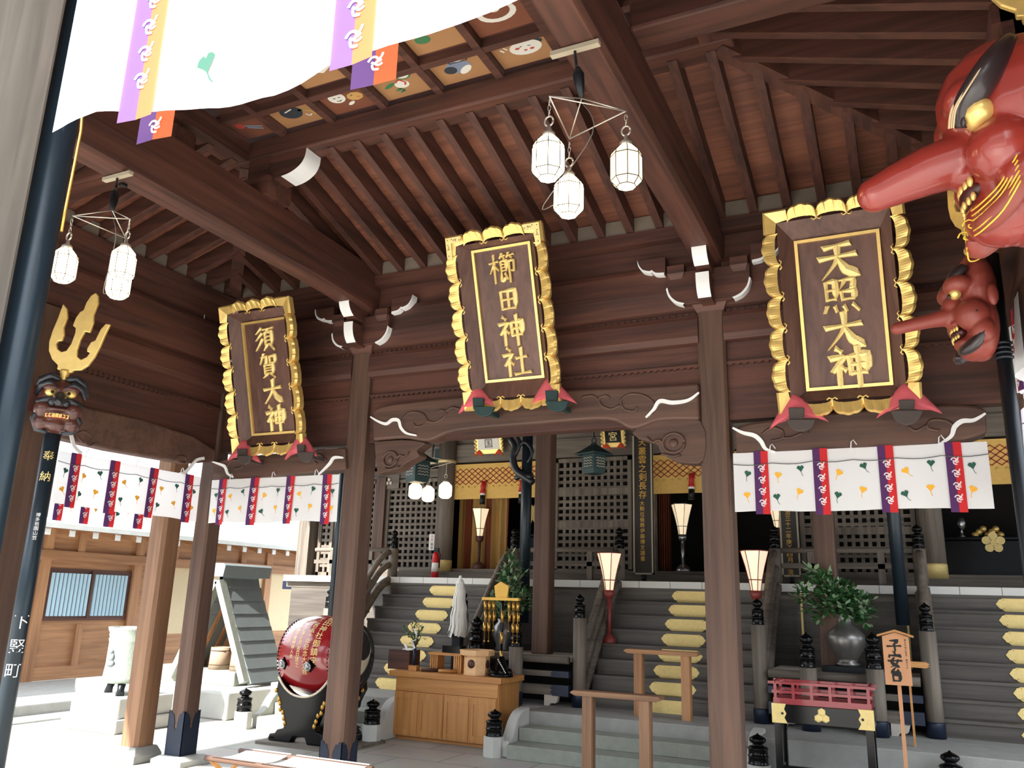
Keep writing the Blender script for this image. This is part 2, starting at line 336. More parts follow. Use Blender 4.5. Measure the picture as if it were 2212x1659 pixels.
# ---- posts with ogee topped bronze shoes
def shoe(mb,cx,cy,h,z0,top,mi=0):
    """four faces, each a plate whose top edge rises at the corners and parts round a drop of wood in the middle"""
    prof=[(-1,1),(-.86,.93),(-.72,.98),(-.58,.82),(-.44,.86),(-.32,.7),(-.2,.5),(-.14,.34),(-.2,.22),(0,.02),(.2,.22),(.14,.34),(.2,.5),(.32,.7),(.44,.86),(.58,.82),(.72,.98),(.86,.93),(1,1)]
    for k in range(4):
        a=k*PI/2; n=Vector((math.sin(a),-math.cos(a),0)); u=Vector((math.cos(a),math.sin(a),0)); o=Vector((cx,cy,z0))+n*h
        pts=[o+u*(-h-.006),o+u*(h+.006)]+[o+u*(x*(h+.006))+Vector((0,0,top*(.55+.45*y))) for x,y in reversed(prof)]
        mb.prism(pts,.006,mi,n)
def post(name,label,cx,cy,w,z0,z1,wood_,shoe_top=0,base=0,ch=.02):
    t=thing(name,label,'post',(cx,cy,z0))
    h=w/2; c=ch; out=[(-h,-h+c),(-h+c,-h),(h-c,-h),(h,-h+c),(h,h-c),(h-c,h),(-h+c,h),(-h,h-c)]
    mb=MB(); mb.prism([(cx+x,cy+y,z0+base) for x,y in out],z1-z0-base,0,(0,0,1)); build(mb,'shaft',wood_,t)
    if shoe_top: mb=MB(); shoe(mb,cx,cy,h,z0+base,shoe_top); build(mb,'shoe','bronze',t)
    if base:
        mb=MB(); mb.lathe((cx,cy,z0),[(w*1.02,0),(w*1.02,base*.5),(w*.8,base)],4,sm=False,rot=PI/4); build(mb,'stone_base','stone',t,bev=.01)
    return t
post('post','brown square hall post with bronze shoe standing in front of the red drum',XC1,YB,.22,0,3.86,'post_z',.38)
post('post','brown square hall post right of the gold-plated stairs, left of the pair of tengu masks',XC2,YB,.22,0,3.86,'post_z',.38)
post('post','dark corner post with tall dark bronze shoe beside the pale square post',XL-.0,YB,.19,.08,3.86,'post_z',.40,0)
mb=MB(); mb.lathe((XL+.02,YB,0),[(.27,0),(.27,.05),(.2,.08)],4,sm=False,rot=PI/4); tag(build(mb,'foundation_stone','stone_pale'),'pale foundation stone under the dark corner post','stone')
post('post','pale tan square post on a stone base standing outside the dark corner post',-6.93,6.22,.23,0,3.4,'tan_z',0,.14,.03)
post('post','brown post behind the trident pole at the left side of the hall',XL+.08,4.22,.22,0,3.86,'post_z')
post('post','brown post at the right edge behind the tengu mask poles',XR+.06,YB-.02,.2,0,3.86,'post_z',.3)
post('post','weathered grey wooden post close to the camera at the left edge',PY(150,0,1.7).x-.17,1.53,.34,0,4.3,'near_post')
# ---- stacked board walls above the openings
PROF=[(4.63,6.22),(4.52,6.22),(4.52,6.315),(4.30,6.315),(4.30,6.27),(4.26,6.255),(4.06,6.25),(3.90,6.262),(3.88,6.30),(3.84,6.30),(3.84,6.255),(3.80,6.24),(3.66,6.235),(3.61,6.25),(3.60,6.31),(3.44,6.31),(3.44,6.28),(3.42,6.28),(3.42,6.31),(2.98,6.31)]
def boardwall(mb,ends,tf,prof):
    """extrude the (z,depth) profile between two ends; tf maps (along, depth, z) to a point"""
    a,b=ends; k=len(prof); back=6.44
    p=prof+[(prof[-1][0],back),(prof[0][0],back)]
    va=[tf(a,d,z) for z,d in p]; vb=[tf(b,d,z) for z,d in p]; n=len(p)
    fs=[(i,(i+1)%n,n+(i+1)%n,n+i) for i in range(n)]+[list(range(n)),list(range(n,2*n))[::-1]]
    mb.add(va+vb,fs)
mb=MB()
for a,b in ((XL+.12,XC1-.1),(XC1+.1,XC2-.1),(XC2+.1,XR)): boardwall(mb,(a,b),lambda s,d,z:(s,d,z),PROF)
# saw-tooth row of small blocks under the rails
for a,b in ((XL+.15,XC1-.12),(XC1+.12,XC2-.12),(XC2+.12,XR-.05)):
    x=a
    while x<b:
        for z in (3.425,3.855): mb.box(x,x+.03,6.285 if z<3.6 else 6.29,6.33,z-.015,z+.02)
        x+=.055
build(mb,'wall_back','hall_x',loc=(0,YB,0),kind='structure')
mb=MB(); lp=[(z,d) for z,d in PROF if z>2.9]
boardwall(mb,(YF,YB-.1),lambda s,d,z:(XL+.02+(YB-d),s,z),lp)
y=1.7
while y<6.1:
    mb.box(XL+.07,XL+.11,y,y+.03,3.41,3.445); y+=.055
build(mb,'wall_left','hall_y',loc=(XL,4,0),kind='structure')
mb=MB(); boardwall(mb,(4.3,YB-.1),lambda s,d,z:(XR-.02-(YB-d),s,z),lp); boardwall(mb,(YF,4.3),lambda s,d,z:(XR+.36-(YB-d),s,z),lp); mb.box(XR-.12,XR+.36,4.3,4.36,2.98,4.63); build(mb,'wall_right','hall_y',loc=(XR,4,0),kind='structure')
mb=MB(); mb.box(XL,XR,YF-.12,YF+.1,4.3,4.62); build(mb,'wall_front','hall_x',kind='structure')
# ---- tie beams
def tie(X,label):
    mb=MB(); n=24; w=.11
    ys=[YB+.05-(YB+.05-YF)*i/n for i in range(n+1)]
    def zb(y): t=(y-YF)/(YB-YF); return 4.30-.05*(1-min(1,4*t*(1-t)*1.6)) 
    top=lambda y:4.70+.05*math.sin(PI*(y-YF)/(YB-YF))
    sec=[(-w,.03),(-w+.03,0),(w-.03,0),(w,.03)]
    vs=[];N=8
    for y in ys:
        b=zb(y);t=top(y)
        vs+=[(X-w,y,b+.03),(X-w+.025,y,b),(X+w-.025,y,b),(X+w,y,b+.03),(X+w+.015,y,(b+t)/2),(X+w-.01,y,t),(X-w+.01,y,t),(X-w-.015,y,(b+t)/2)]
    fs=[(i*N+j,i*N+(j+1)%N,(i+1)*N+(j+1)%N,(i+1)*N+j) for i in range(n) for j in range(N)]+[list(range(N))[::-1],list(range(n*N,n*N+N))]
    mb.add(vs,fs); return tag(build(mb,'tie_beam','hall_y'),label,'beam')
tie(XC1,'massive dark tie beam running back to the post beside the red drum'); tie(XC2,'massive dark tie beam running back to the post right of the gold stairs')
mb=MB(); mb.box(XC2+.1,XR+.0,3.86,4.08,4.72,5.02); tag(build(mb,'cross_beam','hall_x',bev=.02),'dark cross beam at the top right between the tie beam and the side wall','beam')
mb=MB(); mb.box(XL,XC1-.1,3.86,4.08,4.72,5.02); tag(build(mb,'cross_beam','hall_x',bev=.02),'dark cross beam at the far left above the hanging lanterns','beam')
# ---- purlin ring and coffered ceiling
XA,XB,YA,YC=-4.89,-.88,3.11,4.75
mb=MB(); mb.box(XA-.1,XB+.1,YC-.1,YC+.1,5.10,5.28); tag(build(mb,'purlin','hall_x',bev=.015),'long brown purlin along the near edge of the painted ceiling panels','beam')
mb=MB(); mb.box(XA-.1,XB+.1,YA-.1,YA+.1,5.10,5.28); build(mb,'trim_2','hall_x',kind='structure')
for i,X in enumerate((XA,XB)):
    mb=MB(); mb.box(X-.1,X+.1,YA+.1,YC-.1,5.10,5.28)
    build(mb,'trim_%d'%(3+i),'hall_y',kind='structure')
mb=MB(); mb.box(XA-.1,XB+.1,YA-.1,YC+.1,5.33,5.37); build(mb,'ceiling','hall_x',kind='structure')
# coffer bars
PXs=[-4.93+.5*i for i in range(9)]; PYs=[4.33-.4*i for i in range(4)]
mb=MB()
for x in PXs[1:-1]: mb.box(x-.03,x+.03,YA+.1,YC-.1,5.255,5.33)
for y in PYs: mb.box(XA+.1,XB-.1,y-.03,y+.03,5.26,5.33)
tag(build(mb,'ceiling_grid','hall_x'),'grid of brown coffer bars between the painted ceiling panels','ceiling grid')
# ---- rafters, hips and roof boards
SL=(5.09-4.60)/(YB-YC)
def raf(mb,p,q): mb.bar(p,q,.066,.15)
def rafter_row(pts,mat_,label,group):
    first=None
    for p,q in pts:
        mb=MB(); p=Vector(p)+Vector((0,0,.075)); q=Vector(q)+Vector((0,0,.075)); raf(mb,p,q)
        o=build(mb,'rafter',mat_); tag(o,label,'rafter',group)
pitch=.2555
xs=[-4.255+pitch*i for i in range(-9,20)]
def topY(X):
    if X<XA: return YB-(X-XL)
    if X>XB: return YB-(XR-X)
    return YC
def zr(Y): return 4.60+(YB-Y)*SL
cen=[];lef=[];rig=[]
for X in xs:
    tY=topY(X)
    if YB-tY<.15: continue
    (lef if X<XC1 else rig if X>XC2 else cen).append(((X,YB+.1,zr(YB+.1)),(X,tY,zr(tY))))
rafter_row(cen,'hall_y','rafter among the parallel sloping rafters between the painted ceiling and the centre plaque','rafters over the centre bay')
rafter_row(lef,'hall_y','rafter among the short sloping rafters above the left plaque','rafters over the left bay')
rafter_row(rig,'hall_y','rafter among the short sloping rafters above the right plaque','rafters over the right bay')
def topX(Y,s):      # how far a side rafter rises before it meets the hip
    d=min(YB-Y,Y-YF); return min(d,XA-XL)
L=[];Rr=[]
Y=YB-.25
while Y>YF+.3:
    d=topX(Y,1)
    L.append(((XL-.05,Y,4.6-.05*SL),(XL+d,Y,4.6+d*SL))); Rr.append(((XR+.05,Y,4.6-.05*SL),(XR-d,Y,4.6+d*SL))); Y-=pitch
rafter_row(L,'hall_x','rafter among the side rafters at the left above the hanging lanterns','rafters of the left slope')
rafter_row(Rr,'hall_x','rafter among the nearly level side rafters behind the large red tengu mask','rafters of the right slope')
for (p,q),lb in ((((XL,YB,4.62),(XA,YC,5.11)),'diagonal hip rafter rising from the left corner above the left plaque'),(((XR,YB,4.62),(XB,YC,5.11)),'diagonal hip rafter crossing the dark roof above the right plaque')):
    mb=MB(); mb.bar(Vector(p)+Vector((0,0,.06)),Vector(q)+Vector((0,0,.06)),.12,.16); tag(build(mb,'hip_rafter','hall_y'),lb,'rafter')
# roof boards: lapped, each course a small step
def slope(mb,A,B,C,D,n=9,th=.012):
    """quad A,B at the eave, C,D at the top (A-D, B-C edges); n lapped courses"""
    A,B,C,D=map(Vector,(A,B,C,D)); nn=(B-A).cross(D-A).normalized()
    if nn.z<0: nn=-nn
    for i in range(n):
        t0,t1=i/n,(i+1)/n
        a=A.lerp(D,t0);b=B.lerp(C,t0);c=B.lerp(C,t1);d=A.lerp(D,t1)
        vs=[a+nn*th*0,b,c+nn*th,d+nn*th,a+nn*.03,b+nn*.03,c+nn*.045,d+nn*.045]
        mb.add(vs,[(0,1,2,3),(4,7,6,5),(0,4,5,1),(2,6,7,3),(1,5,6,2),(0,3,7,4)])
zo=.15; e=.25
def E4(x,y,z): return (x,y,z+zo)
zt=5.09+.0
mb=MB()
ze=4.60-1.0*SL
slope(mb,E4(XL-1,YB+1,ze),E4(XR+1,YB+1,ze),E4(XB,YC,zt),E4(XA,YC,zt),15)
slope(mb,E4(XL-1,YF-.2,4.6),E4(XR+1,YF-.2,4.6),E4(XB,YA,zt),E4(XA,YA,zt),9)
slope(mb,E4(XL-1.8,YF-.2,4.60-1.8*SL),E4(XL-1.8,YB+1,4.60-1.8*SL),E4(XL-1,YB+1,ze),E4(XL-1,YF-.2,ze),3)  # extra eave strip, added out of view to keep sun off the posts
slope(mb,E4(XL-1,YF-.2,ze),E4(XL-1,YB+1,ze),E4(XA,YC,zt),E4(XA,YA,zt),15)
slope(mb,E4(XR+1,YF-.2,ze),E4(XR+1,YB+1,ze),E4(XB,YC,zt),E4(XB,YA,zt),15)
build(mb,'ceiling_slope','roof_x',loc=(-3,4,4.6),kind='structure').name='ceiling.001'
# opaque roof above
mb=MB(); mb.box(XA-.2,XB+.2,YA-.2,YC+.2,5.6,5.66); build(mb,'ceiling','hall_x',kind='structure')
mb=MB(); mb.box(XL+.1,XR-.1,6.24,6.26,4.63,4.77); build(mb,'trim_1','eave_board',kind='structure')
mb=MB(); mb.box(XL+.10,XL+.12,YF+.2,YB-.1,4.63,4.77); build(mb,'trim_5','eave_board',kind='structure')
# ---- bracket blocks and arms with white painted ends
def bracket(cx,label,left=True,right=True,toward=True,lx=None):
    t=thing('bracket',label,'bracket',(cx,YB,3.86)); y=YB
    mb=MB(); s=.11
    # bearing block: flared below, square above
    mb.lathe((cx,y,3.86),[(.15,0),(.17,.03),(.225,.10),(.225,.20)],4,sm=False,rot=PI/4); 
    build(mb,'bearing_block','hall_x',t)
    sides=[k for k,f in ((-1,left),(1,right)) if f]
    mb=MB(); ws=[]
    for sg in sides:
        wm=MB(); ws.append(wm)
        # boat shaped arm along the wall, rounded white underside at its end
        a=[(0,.06),(.18,.06),(.26,.09),(.31,.15),(.33,.24),(.33,.34),(0,.34)]
        mb.prism([(cx+sg*x,y-.17,3.86+z) for x,z in a],.09,0,(0,1,0))
        c=smooth2([(.2,.058),(.265,.085),(.315,.14),(.336,.21)],4)
        for i in range(len(c)-1):
            p,q=c[i],c[i+1]; wm.add([(cx+sg*p[0],y-.172,3.857+p[1]),(cx+sg*q[0],y-.172,3.857+q[1]),(cx+sg*q[0],y-.078,3.857+q[1]),(cx+sg*p[0],y-.078,3.857+p[1]),
               (cx+sg*(p[0]-.012),y-.172,3.872+p[1]),(cx+sg*(q[0]-.012),y-.172,3.872+q[1]),(cx+sg*(q[0]-.012),y-.078,3.872+q[1]),(cx+sg*(p[0]-.012),y-.078,3.872+p[1])],[(0,1,2,3),(4,5,1,0),(3,2,6,7),(4,7,6,5)])
        wm=MB(); ws.append(wm)
        # small block on the arm and upper arm with a wavy white nose
        mb.lathe((cx+sg*.25,y-.12,4.14),[(.07,0),(.1,.05),(.1,.12)],4,sm=False,rot=PI/4)
        b=[(.34,4.20),(.40,4.215),(.46,4.235),(.50,4.26),(.55,4.30),(.57,4.36),(.34,4.36)]
        mb.prism([(cx+sg*x,y-.16,z) for x,z in b],.08,0,(0,1,0))
        c=smooth2([(.35,4.198),(.42,4.207),(.455,4.235),(.47,4.228),(.53,4.25),(.565,4.30),(.575,4.34)],3)
        for i in range(len(c)-1):
            p,q=c[i],c[i+1]; wm.add([(cx+sg*p[0],y-.164,p[1]),(cx+sg*q[0],y-.164,q[1]),(cx+sg*q[0],y-.076,q[1]),(cx+sg*p[0],y-.076,p[1]),
               (cx+sg*p[0],y-.164,p[1]+.022),(cx+sg*q[0],y-.164,q[1]+.022),(cx+sg*q[0],y-.076,q[1]+.022),(cx+sg*p[0],y-.076,p[1]+.022)],[(0,1,2,3),(4,5,1,0),(3,2,6,7),(4,7,6,5)])
    if toward:
        # noses pointing out of the wall into the hall, white end grain
        for z0,z1,l,w in ((3.90,4.10,.24,.10),(4.14,4.36,.34,.11)):
            pr=smooth2([(0,z0),(l*.6,z0+.005),(l*.85,z0+.05),(l*.97,z0+.12),(l,z1)],3)
            mb.prism([(cx-w/2,y-.11-d,z) for d,z in pr+[(0,z1)]],w,0,(1,0,0))
            cc=pr[4:]; wm=MB(); ws.append(wm)
            for i in range(len(cc)-1):
                p,q=cc[i],cc[i+1]
                wm.add([(cx-w/2-.002,y-.114-p[0],p[1]-.004),(cx+w/2+.002,y-.114-p[0],p[1]-.004),(cx+w/2+.002,y-.114-q[0],q[1]),(cx-w/2-.002,y-.114-q[0],q[1])],[(0,1,2,3)])
    build(mb,'arm','hall_x',t,bev=.004)
    for wm in ws: build(wm,'painted_end','paint_white',t)
bracket(XC1,'bracket set with white painted ends on the post beside the centre plaque, left one'); bracket(XC2,'bracket set with white painted ends on the post beside the right plaque'); 
bracket(XL+.02,'bracket set with white painted ends on the dark corner post left of the left plaque',left=False,right=True)
# nose under the purlin by the left tie beam, and a strut on the beam
def purlin_nose(cx,lb):
    t=thing('beam_nose',lb,'bracket',(cx,YC,4.74))
    mb=MB(); mb.box(cx-.16,cx+.16,YC-.14,YC+.14,4.74,4.90); mb.box(cx-.11,cx+.11,YC-.1,YC+.1,4.72,5.10)
    pr=smooth2([(.05,4.88),(.30,4.90),(.42,4.95),(.47,5.02),(.48,5.10)],4)
    mb.prism([(cx+x,YC-.09,z) for x,z in pr+[(.05,5.10)]],.18,0,(0,1,0)); build(mb,'block','hall_x',t)
    wm=MB(); cc=pr[3:]
    for i in range(len(cc)-1):
        p,q=cc[i],cc[i+1]; wm.add([(cx+p[0]+.003,YC-.092,p[1]-.003),(cx+p[0]+.003,YC+.092,p[1]-.003),(cx+q[0]+.003,YC+.092,q[1]-.003),(cx+q[0]+.003,YC-.092,q[1]-.003)],[(0,1,2,3)])
    build(wm,'painted_end','paint_white',t)
purlin_nose(XC1+.0,'curved beam nose with a white painted end under the purlin on the left tie beam')
# ---- rainbow beams with painted sleeves and carved scrolls
YBM=6.21
def beam(label,top,bot,whites,scrolls,d=.2):
    pts=[PY(x,y,YBM) for x,y in smooth2(top,4)]+[PY(x,y,YBM) for x,y in smooth2(bot,4)]
    t=thing('rainbow_beam',label,'beam',(sum(p.x for p in pts)/len(pts),YBM+.1,min(p.z for p in pts)))
    mb=MB(); mb.prism(pts,d,0,(0,1,0)); build(mb,'beam_body','carved_brown',t,bev=.02)
    F=Frame((0,YBM,0),(1,0,0),(0,0,1))
    if whites:
        wm=MB()
        for w in whites:
            q=[PY(x,y,YBM) for x,y in smooth2(w,5)]; n=len(q)
            mat_line(wm,F,[(p.x,p.z,.012+.02*math.sin(PI*i/(n-1))) for i,p in enumerate(q)],.02,.012)
        build(wm,'painted_sleeve','paint_white',t)
    if scrolls:
        sm_=MB()
        for w in scrolls:
            q=[PY(x,y,YBM) for x,y in smooth2(w,5)]
            sm_.tube([(p.x,YBM,p.z) for p in q],.012,6)
        build(sm_,'carved_scroll','carved_brown',t)
    return t
def c5(l): return [(700+x/2.962,460+y/2.962) for x,y in l]
def c6(l): return [(1380+x/2.404,440+y/2.404) for x,y in l]
def c4(l): return [(x/2.962,540+y/2.962) for x,y in l]
beam('long carved rainbow beam with white sleeve lines under the centre plaque',[(803,890),(850,872),(1100,848),(1400,834),(1508,827)],[(1510,906),(1425,908),(1365,926),(1310,906),(1150,916),(985,931),(925,952),(870,946),(805,951)],
  [c5([(300,1305),(350,1335),(400,1350),(440,1325),(480,1330),(495,1375),(530,1410),(595,1425)]),c5([(2400,1150),(2330,1200),(2230,1215),(2150,1205),(2110,1260),(2060,1310)])],
  [c5([(500,1360),(510,1310),(560,1275),(630,1285),(660,1330),(630,1362),(585,1365),(575,1345)]),c5([(655,1330),(710,1340),(765,1310),(780,1275),(750,1262),(735,1275)]),c5([(780,1270),(820,1245),(870,1255)]),
   c5([(2100,1290),(2110,1220),(2050,1170),(1960,1160),(1900,1200),(1920,1255),(1985,1268),(2005,1240)]),c5([(1895,1230),(1840,1255),(1780,1235),(1760,1190),(1800,1170),(1830,1185)]),c5([(1760,1200),(1720,1170),(1650,1180)])])
beam('carved rainbow beam above the right curtain, under the right plaque',[(1587,932),(1625,912),(1850,886),(2060,873),(2130,882)],[(2132,935),(2040,958),(1800,975),(1590,984)],
  [c6([(488,1165),(540,1190),(600,1205),(635,1235),(660,1275),(710,1292)]),c6([(1800,1090),(1740,1125),(1680,1130),(1640,1160),(1620,1210),(1550,1258)])],
  [c6([(640,1200),(690,1165),(745,1180),(740,1220),(690,1230)]),c6([(740,1215),(790,1215),(850,1190)]),c6([(1650,1170),(1600,1130),(1520,1125),(1500,1165),(1560,1180)]),c6([(1500,1150),(1440,1180),(1400,1160)])])
beam('carved rainbow beam above the curtain behind the left plaque',[(459,1003),(500,990),(640,975),(745,968)],[(747,1012),(600,1028),(470,1040),(458,1035)],
  [c4([(1360,1355),(1420,1375),(1445,1390),(1460,1430),(1495,1455)]),c4([(2200,1330),(2140,1330),(2110,1370),(2040,1440)])],
  [c4([(1450,1400),(1480,1350),(1540,1350),(1550,1390),(1500,1400)]),c4([(2090,1350),(2050,1310),(2000,1330),(2030,1370)])])
# the beam along the left wall
q=[(-6.36,y,z) for y,z in ((4.33,3.02),(4.5,3.10),(5.3,3.12),(5.9,3.08),(6.22,2.99),(6.22,2.87),(5.9,2.80),(5.0,2.78),(4.33,2.80))]
t=thing('rainbow_beam','carved rainbow beam along the left side wall above the flowered curtain','beam',(-6.36,5.3,2.8))
mb=MB(); mb.prism(q,.14,0,(-1,0,0)); build(mb,'beam_body','carved_brown',t,bev=.02)
Fl=Frame((-6.36,0,0),(0,1,0),(0,0,1)); wm=MB()
for w in ([(150,930),(155,950),(160,965),(175,980)],[(440,990),(425,993),(415,1003),(400,1020),(388,1024)]):
    w=[PX(x,y,-6.36) for x,y in smooth2(w,5)]; mat_line(wm,Fl,[(p.y,p.z) for p in w],.03,.012)
build(wm,'painted_sleeve','paint_white',t)
sm_=MB()
for w in ([(178,955),(165,940),(180,932),(198,945),(190,962),(205,958)],[(380,992),(385,985),(400,988),(400,1000),(388,998)]):
    sm_.tube([PX(x,y,-6.36) for x,y in smooth2(w,5)],.01,6)
build(sm_,'carved_scroll','carved_brown',t)
# carved brackets under the ends of the centre beam
def corbel(label,pts,cx,cy,r):
    q=[PY(x,y,6.24) for x,y in smooth2(pts,3)]; t=thing('corbel',label,'bracket',(sum(p.x for p in q)/len(q),6.24,min(p.z for p in q)))
    mb=MB(); mb.prism(q,.14,0,(0,1,0)); build(mb,'corbel_body','carved_brown',t,bev=.008)
    c=PY(cx,cy,6.235); sm_=MB()
    sm_.tube([c+Vector((r*math.cos(a),-.004,r*.9*math.sin(a))) for a in [i*2*PI/20 for i in range(21)]],.011,6)
    sm_.ball(c,r*.42,10,sc=(1,.5,1))
    sg=1 if cx<1000 else -1
    sm_.tube([c+Vector((sg*(r+.0+.05*i*.5),-.004,.02*math.sin(i*1.4)+.02*i*.5)) for i in range(6)],[.012,.012,.011,.01,.008,.005],6)
    sm_.tube([c+Vector((sg*(-r*.6+.03*i),-.004,-r*1.1-.012*math.sin(i*.9))) for i in range(6)],.01,6)
    build(sm_,'carved_scroll','carved_brown',t)
corbel('carved scroll bracket under the left end of the centre beam',[(808,954),(870,950),(905,953),(918,958),(900,972),(905,985),(880,998),(862,1012),(830,1020),(815,1024)],843,992,.075)
corbel('carved scroll bracket under the right end of the centre beam',[(1365,935),(1400,912),(1512,907),(1520,992),(1480,1000),(1445,990),(1425,972),(1418,958),(1380,948)],1455,957,.085)
def lobe_of(o): return 1-min(1,max(0,(o+.028)/.05))
# ================================================================ name plaques with scalloped gold frames
def plaque(name,label,x0,x1,Yb,zb,Yt,zt,inner,text,corners=False,big=True,hooks=True):
    v=Vector((0,Yt-Yb,zt-zb)); H=v.length; v/=H; Wd=x1-x0
    F=Frame((x0,Yb,zb),(1,0,0),v); t=thing(name,label,'plaque',((x0+x1)/2,Yb,zb))
    a,b,c,d=inner                                   # u0,u1,v0,v1 of the lettered panel
    mb=MB(); mb.prism([F(a,c),F(b,c),F(b,d),F(a,d)],-.03,0); build(mb,'panel','plaque_z',t)
    mb=MB(); w=.022
    for q in ([(a-w,c-w),(b+w,c-w),(b,c),(a,c)],[(a,d),(b,d),(b+w,d+w),(a-w,d+w)],[(a-w,c-w),(a,c),(a,d),(a-w,d+w)],[(b,c),(b+w,c-w),(b+w,d+w),(b,d)]):
        mb.prism([F(*p,0) for p in q],.022,0,F.n)
    build(mb,'inner_frame','gold',t)
    # sloping wooden border between the inner frame and the gold edge
    mg=.075; O=[(mg,mg),(Wd-mg,mg),(Wd-mg,H-mg),(mg,H-mg)]; I=[(a-w,c-w),(b+w,c-w),(b+w,d+w),(a-w,d+w)]
    mb=MB()
    for i in range(4):
        j=(i+1)%4; mb.add([F(*I[i],.0),F(*I[j],.0),F(*O[j],.085),F(*O[i],.085),F(*I[i],-.03),F(*I[j],-.03),F(*O[j],.05),F(*O[i],.05)],[(0,1,2,3),(4,7,6,5),(0,4,5,1),(2,6,7,3)])
    build(mb,'border','plaque_z',t)
    # scalloped edge
    mb=MB(); ring=[]
    sides=[((0,0),(Wd,0),(0,-1),3),((Wd,0),(Wd,H),(1,0),5),((Wd,H),(0,H),(0,1),3),((0,H),(0,0),(-1,0),5)]
    cor=.15
    for (p,q,nn,lob) in sides:
        L=math.hypot(q[0]-p[0],q[1]-p[1]); dx,dy=(q[0]-p[0])/L,(q[1]-p[1])/L
        n=lob*16
        for i in range(n+1):
            s=cor+(L-2*cor)*i/n; ph=lob*i/n
            lobe=abs(math.sin(PI*ph))**.6; rip=abs(math.sin(PI*ph*3))**.7
            o=-.026+.046*lobe+.008*rip; dep=.094+.022*lobe+.016*rip
            if i==0: ring.append((p[0]+dx*s,p[1]+dy*s,nn,.006,.116))
            ring.append((p[0]+dx*s,p[1]+dy*s,nn,o,dep))
            if i==n: ring.append((p[0]+dx*s,p[1]+dy*s,nn,.006,.116))
        ring.append(('corner',q,nn,sides[(sides.index((p,q,nn,lob))+1)%4][2]))
    prof=[]
    for r in ring:
        if r[0]=='corner':
            q,n1,n2=r[1],r[2],r[3]; prof.append([F(q[0]-(n1[0]+n2[0])*mg,q[1]-(n1[1]+n2[1])*mg,.088),F(q[0],q[1],.118),F(q[0]+(n1[0]+n2[0])*.012,q[1]+(n1[1]+n2[1])*.012,.10),F(q[0],q[1],.03)])
        else:
            x,y,nn,o,dep=r; inn=mg-.022+.03*lobe_of(o)
            prof.append([F(x-nn[0]*inn,y-nn[1]*inn,.088),F(x+nn[0]*(o-.005),y+nn[1]*(o-.005),dep),F(x+nn[0]*(o+.012),y+nn[1]*(o+.012),dep-.02),F(x+nn[0]*o*.4,y+nn[1]*o*.4,.02)])
    k=len(prof); vs=[p for r in prof for p in r]; fs=[(i*4+j,i*4+j+1,((i+1)%k)*4+j+1,((i+1)%k)*4+j) for i in range(k) for j in range(3)]
    mb.add(vs,fs); build(mb,'scalloped_edge','gold',t)
    if corners:
        for (x,y,sx,sy) in ((0,H,1,-1),(Wd,H,-1,-1)):
            mb=MB(); mb.prism([F(x+sx*p,y+sy*q,.119) for p,q in ((0,0),(.15,0),(.135,.05),(.05,.05),(.05,.19),(0,.17))],.006,0,F.n)
            for p,q in ((.02,.02),(.06,.015),(.10,.02),(.02,.06),(.018,.10),(.02,.15),(.13,.03)): mb.prism([F(x+sx*p+.005*math.cos(i*PI/3),y+sy*q+.005*math.sin(i*PI/3),.1255) for i in range(6)],.001,1,F.n)
            mat_line(mb,F,[(x+sx*.07,y+sy*.03),(x+sx*.085,y+sy*.02),(x+sx*.1,y+sy*.035)],.005,.001,1,.1252); mat_line(mb,F,[(x+sx*.03,y+sy*.07),(x+sx*.02,y+sy*.085),(x+sx*.035,y+sy*.1)],.005,.001,1,.1252)
            build(mb,'corner_plate',['gold_leaf','hall_x'],t)
    # small curled gold hooks on the border
    if hooks:
        def hook(x,y,nx,ny):
            mb=MB()
            mb.tube([F(x,y,.10),F(x-nx*.05,y-ny*.05,.09),F(x-nx*.06-ny*.02,y-ny*.06-nx*.02,.088),F(x-nx*.045-ny*.035,y-ny*.045-nx*.035,.088)],[.006,.005,.005,.006],6)
            mb.tube([F(x-nx*.05,y-ny*.05,.09),F(x-nx*.06+ny*.02,y-ny*.06+nx*.02,.088),F(x-nx*.045+ny*.035,y-ny*.045+nx*.035,.088)],[.005,.005,.006],6)
            build(mb,'gold_hook','gold',t)
        for i in range(1,5):
            y=cor+(H-2*cor)*i/5; hook(.03,y,-1,0); hook(Wd-.03,y,1,0)
        for i in (1,2):
            x=cor+(Wd-2*cor)*i/3; hook(x,.03,0,-1); hook(x,H-.03,0,1)
    mb=MB(); n=len(text); pitch=(d-c)/n*.97; cx=(a+b)/2; 
    for i,(ch,sz,ox) in enumerate(text):
        brush(mb,ch,F,cx+ox,d-(d-c)*.03-pitch*(i+.5),sz,(17 if not corners else 13) if len(BRUSH[ch])<10 else (11.5 if not corners else 8.5),.024,0,1.0,.001)
    build(mb,'lettering','gold_leaf',t)
    return t,F
plaque('name_plaque','gold-framed wooden plaque with four gold characters above the centre beam, engraved corner plates',-3.35,-2.49,6.1,3.18,5.64,4.56,(.2,.7,.23,1.31),[('櫛',.26,0),('田',.22,.02),('神',.26,.02),('社',.26,.03)],True)
plaque('name_plaque','gold-framed plaque nearest the red tengu masks, with four thick gold characters',-.78,.115,6.08,2.95,5.78,4.36,(.2,.72,.17,1.21),[('天',.30,0),('照',.27,0),('大',.29,0),('神',.29,.02)])
plaque('name_plaque','gold-framed plaque at the left between the corner post and the drum post',-5.91,-5.07,6.1,2.92,5.70,4.29,(.2,.72,.18,1.24),[('須',.25,-.02),('賀',.24,0),('大',.25,.02),('神',.25,.03)])
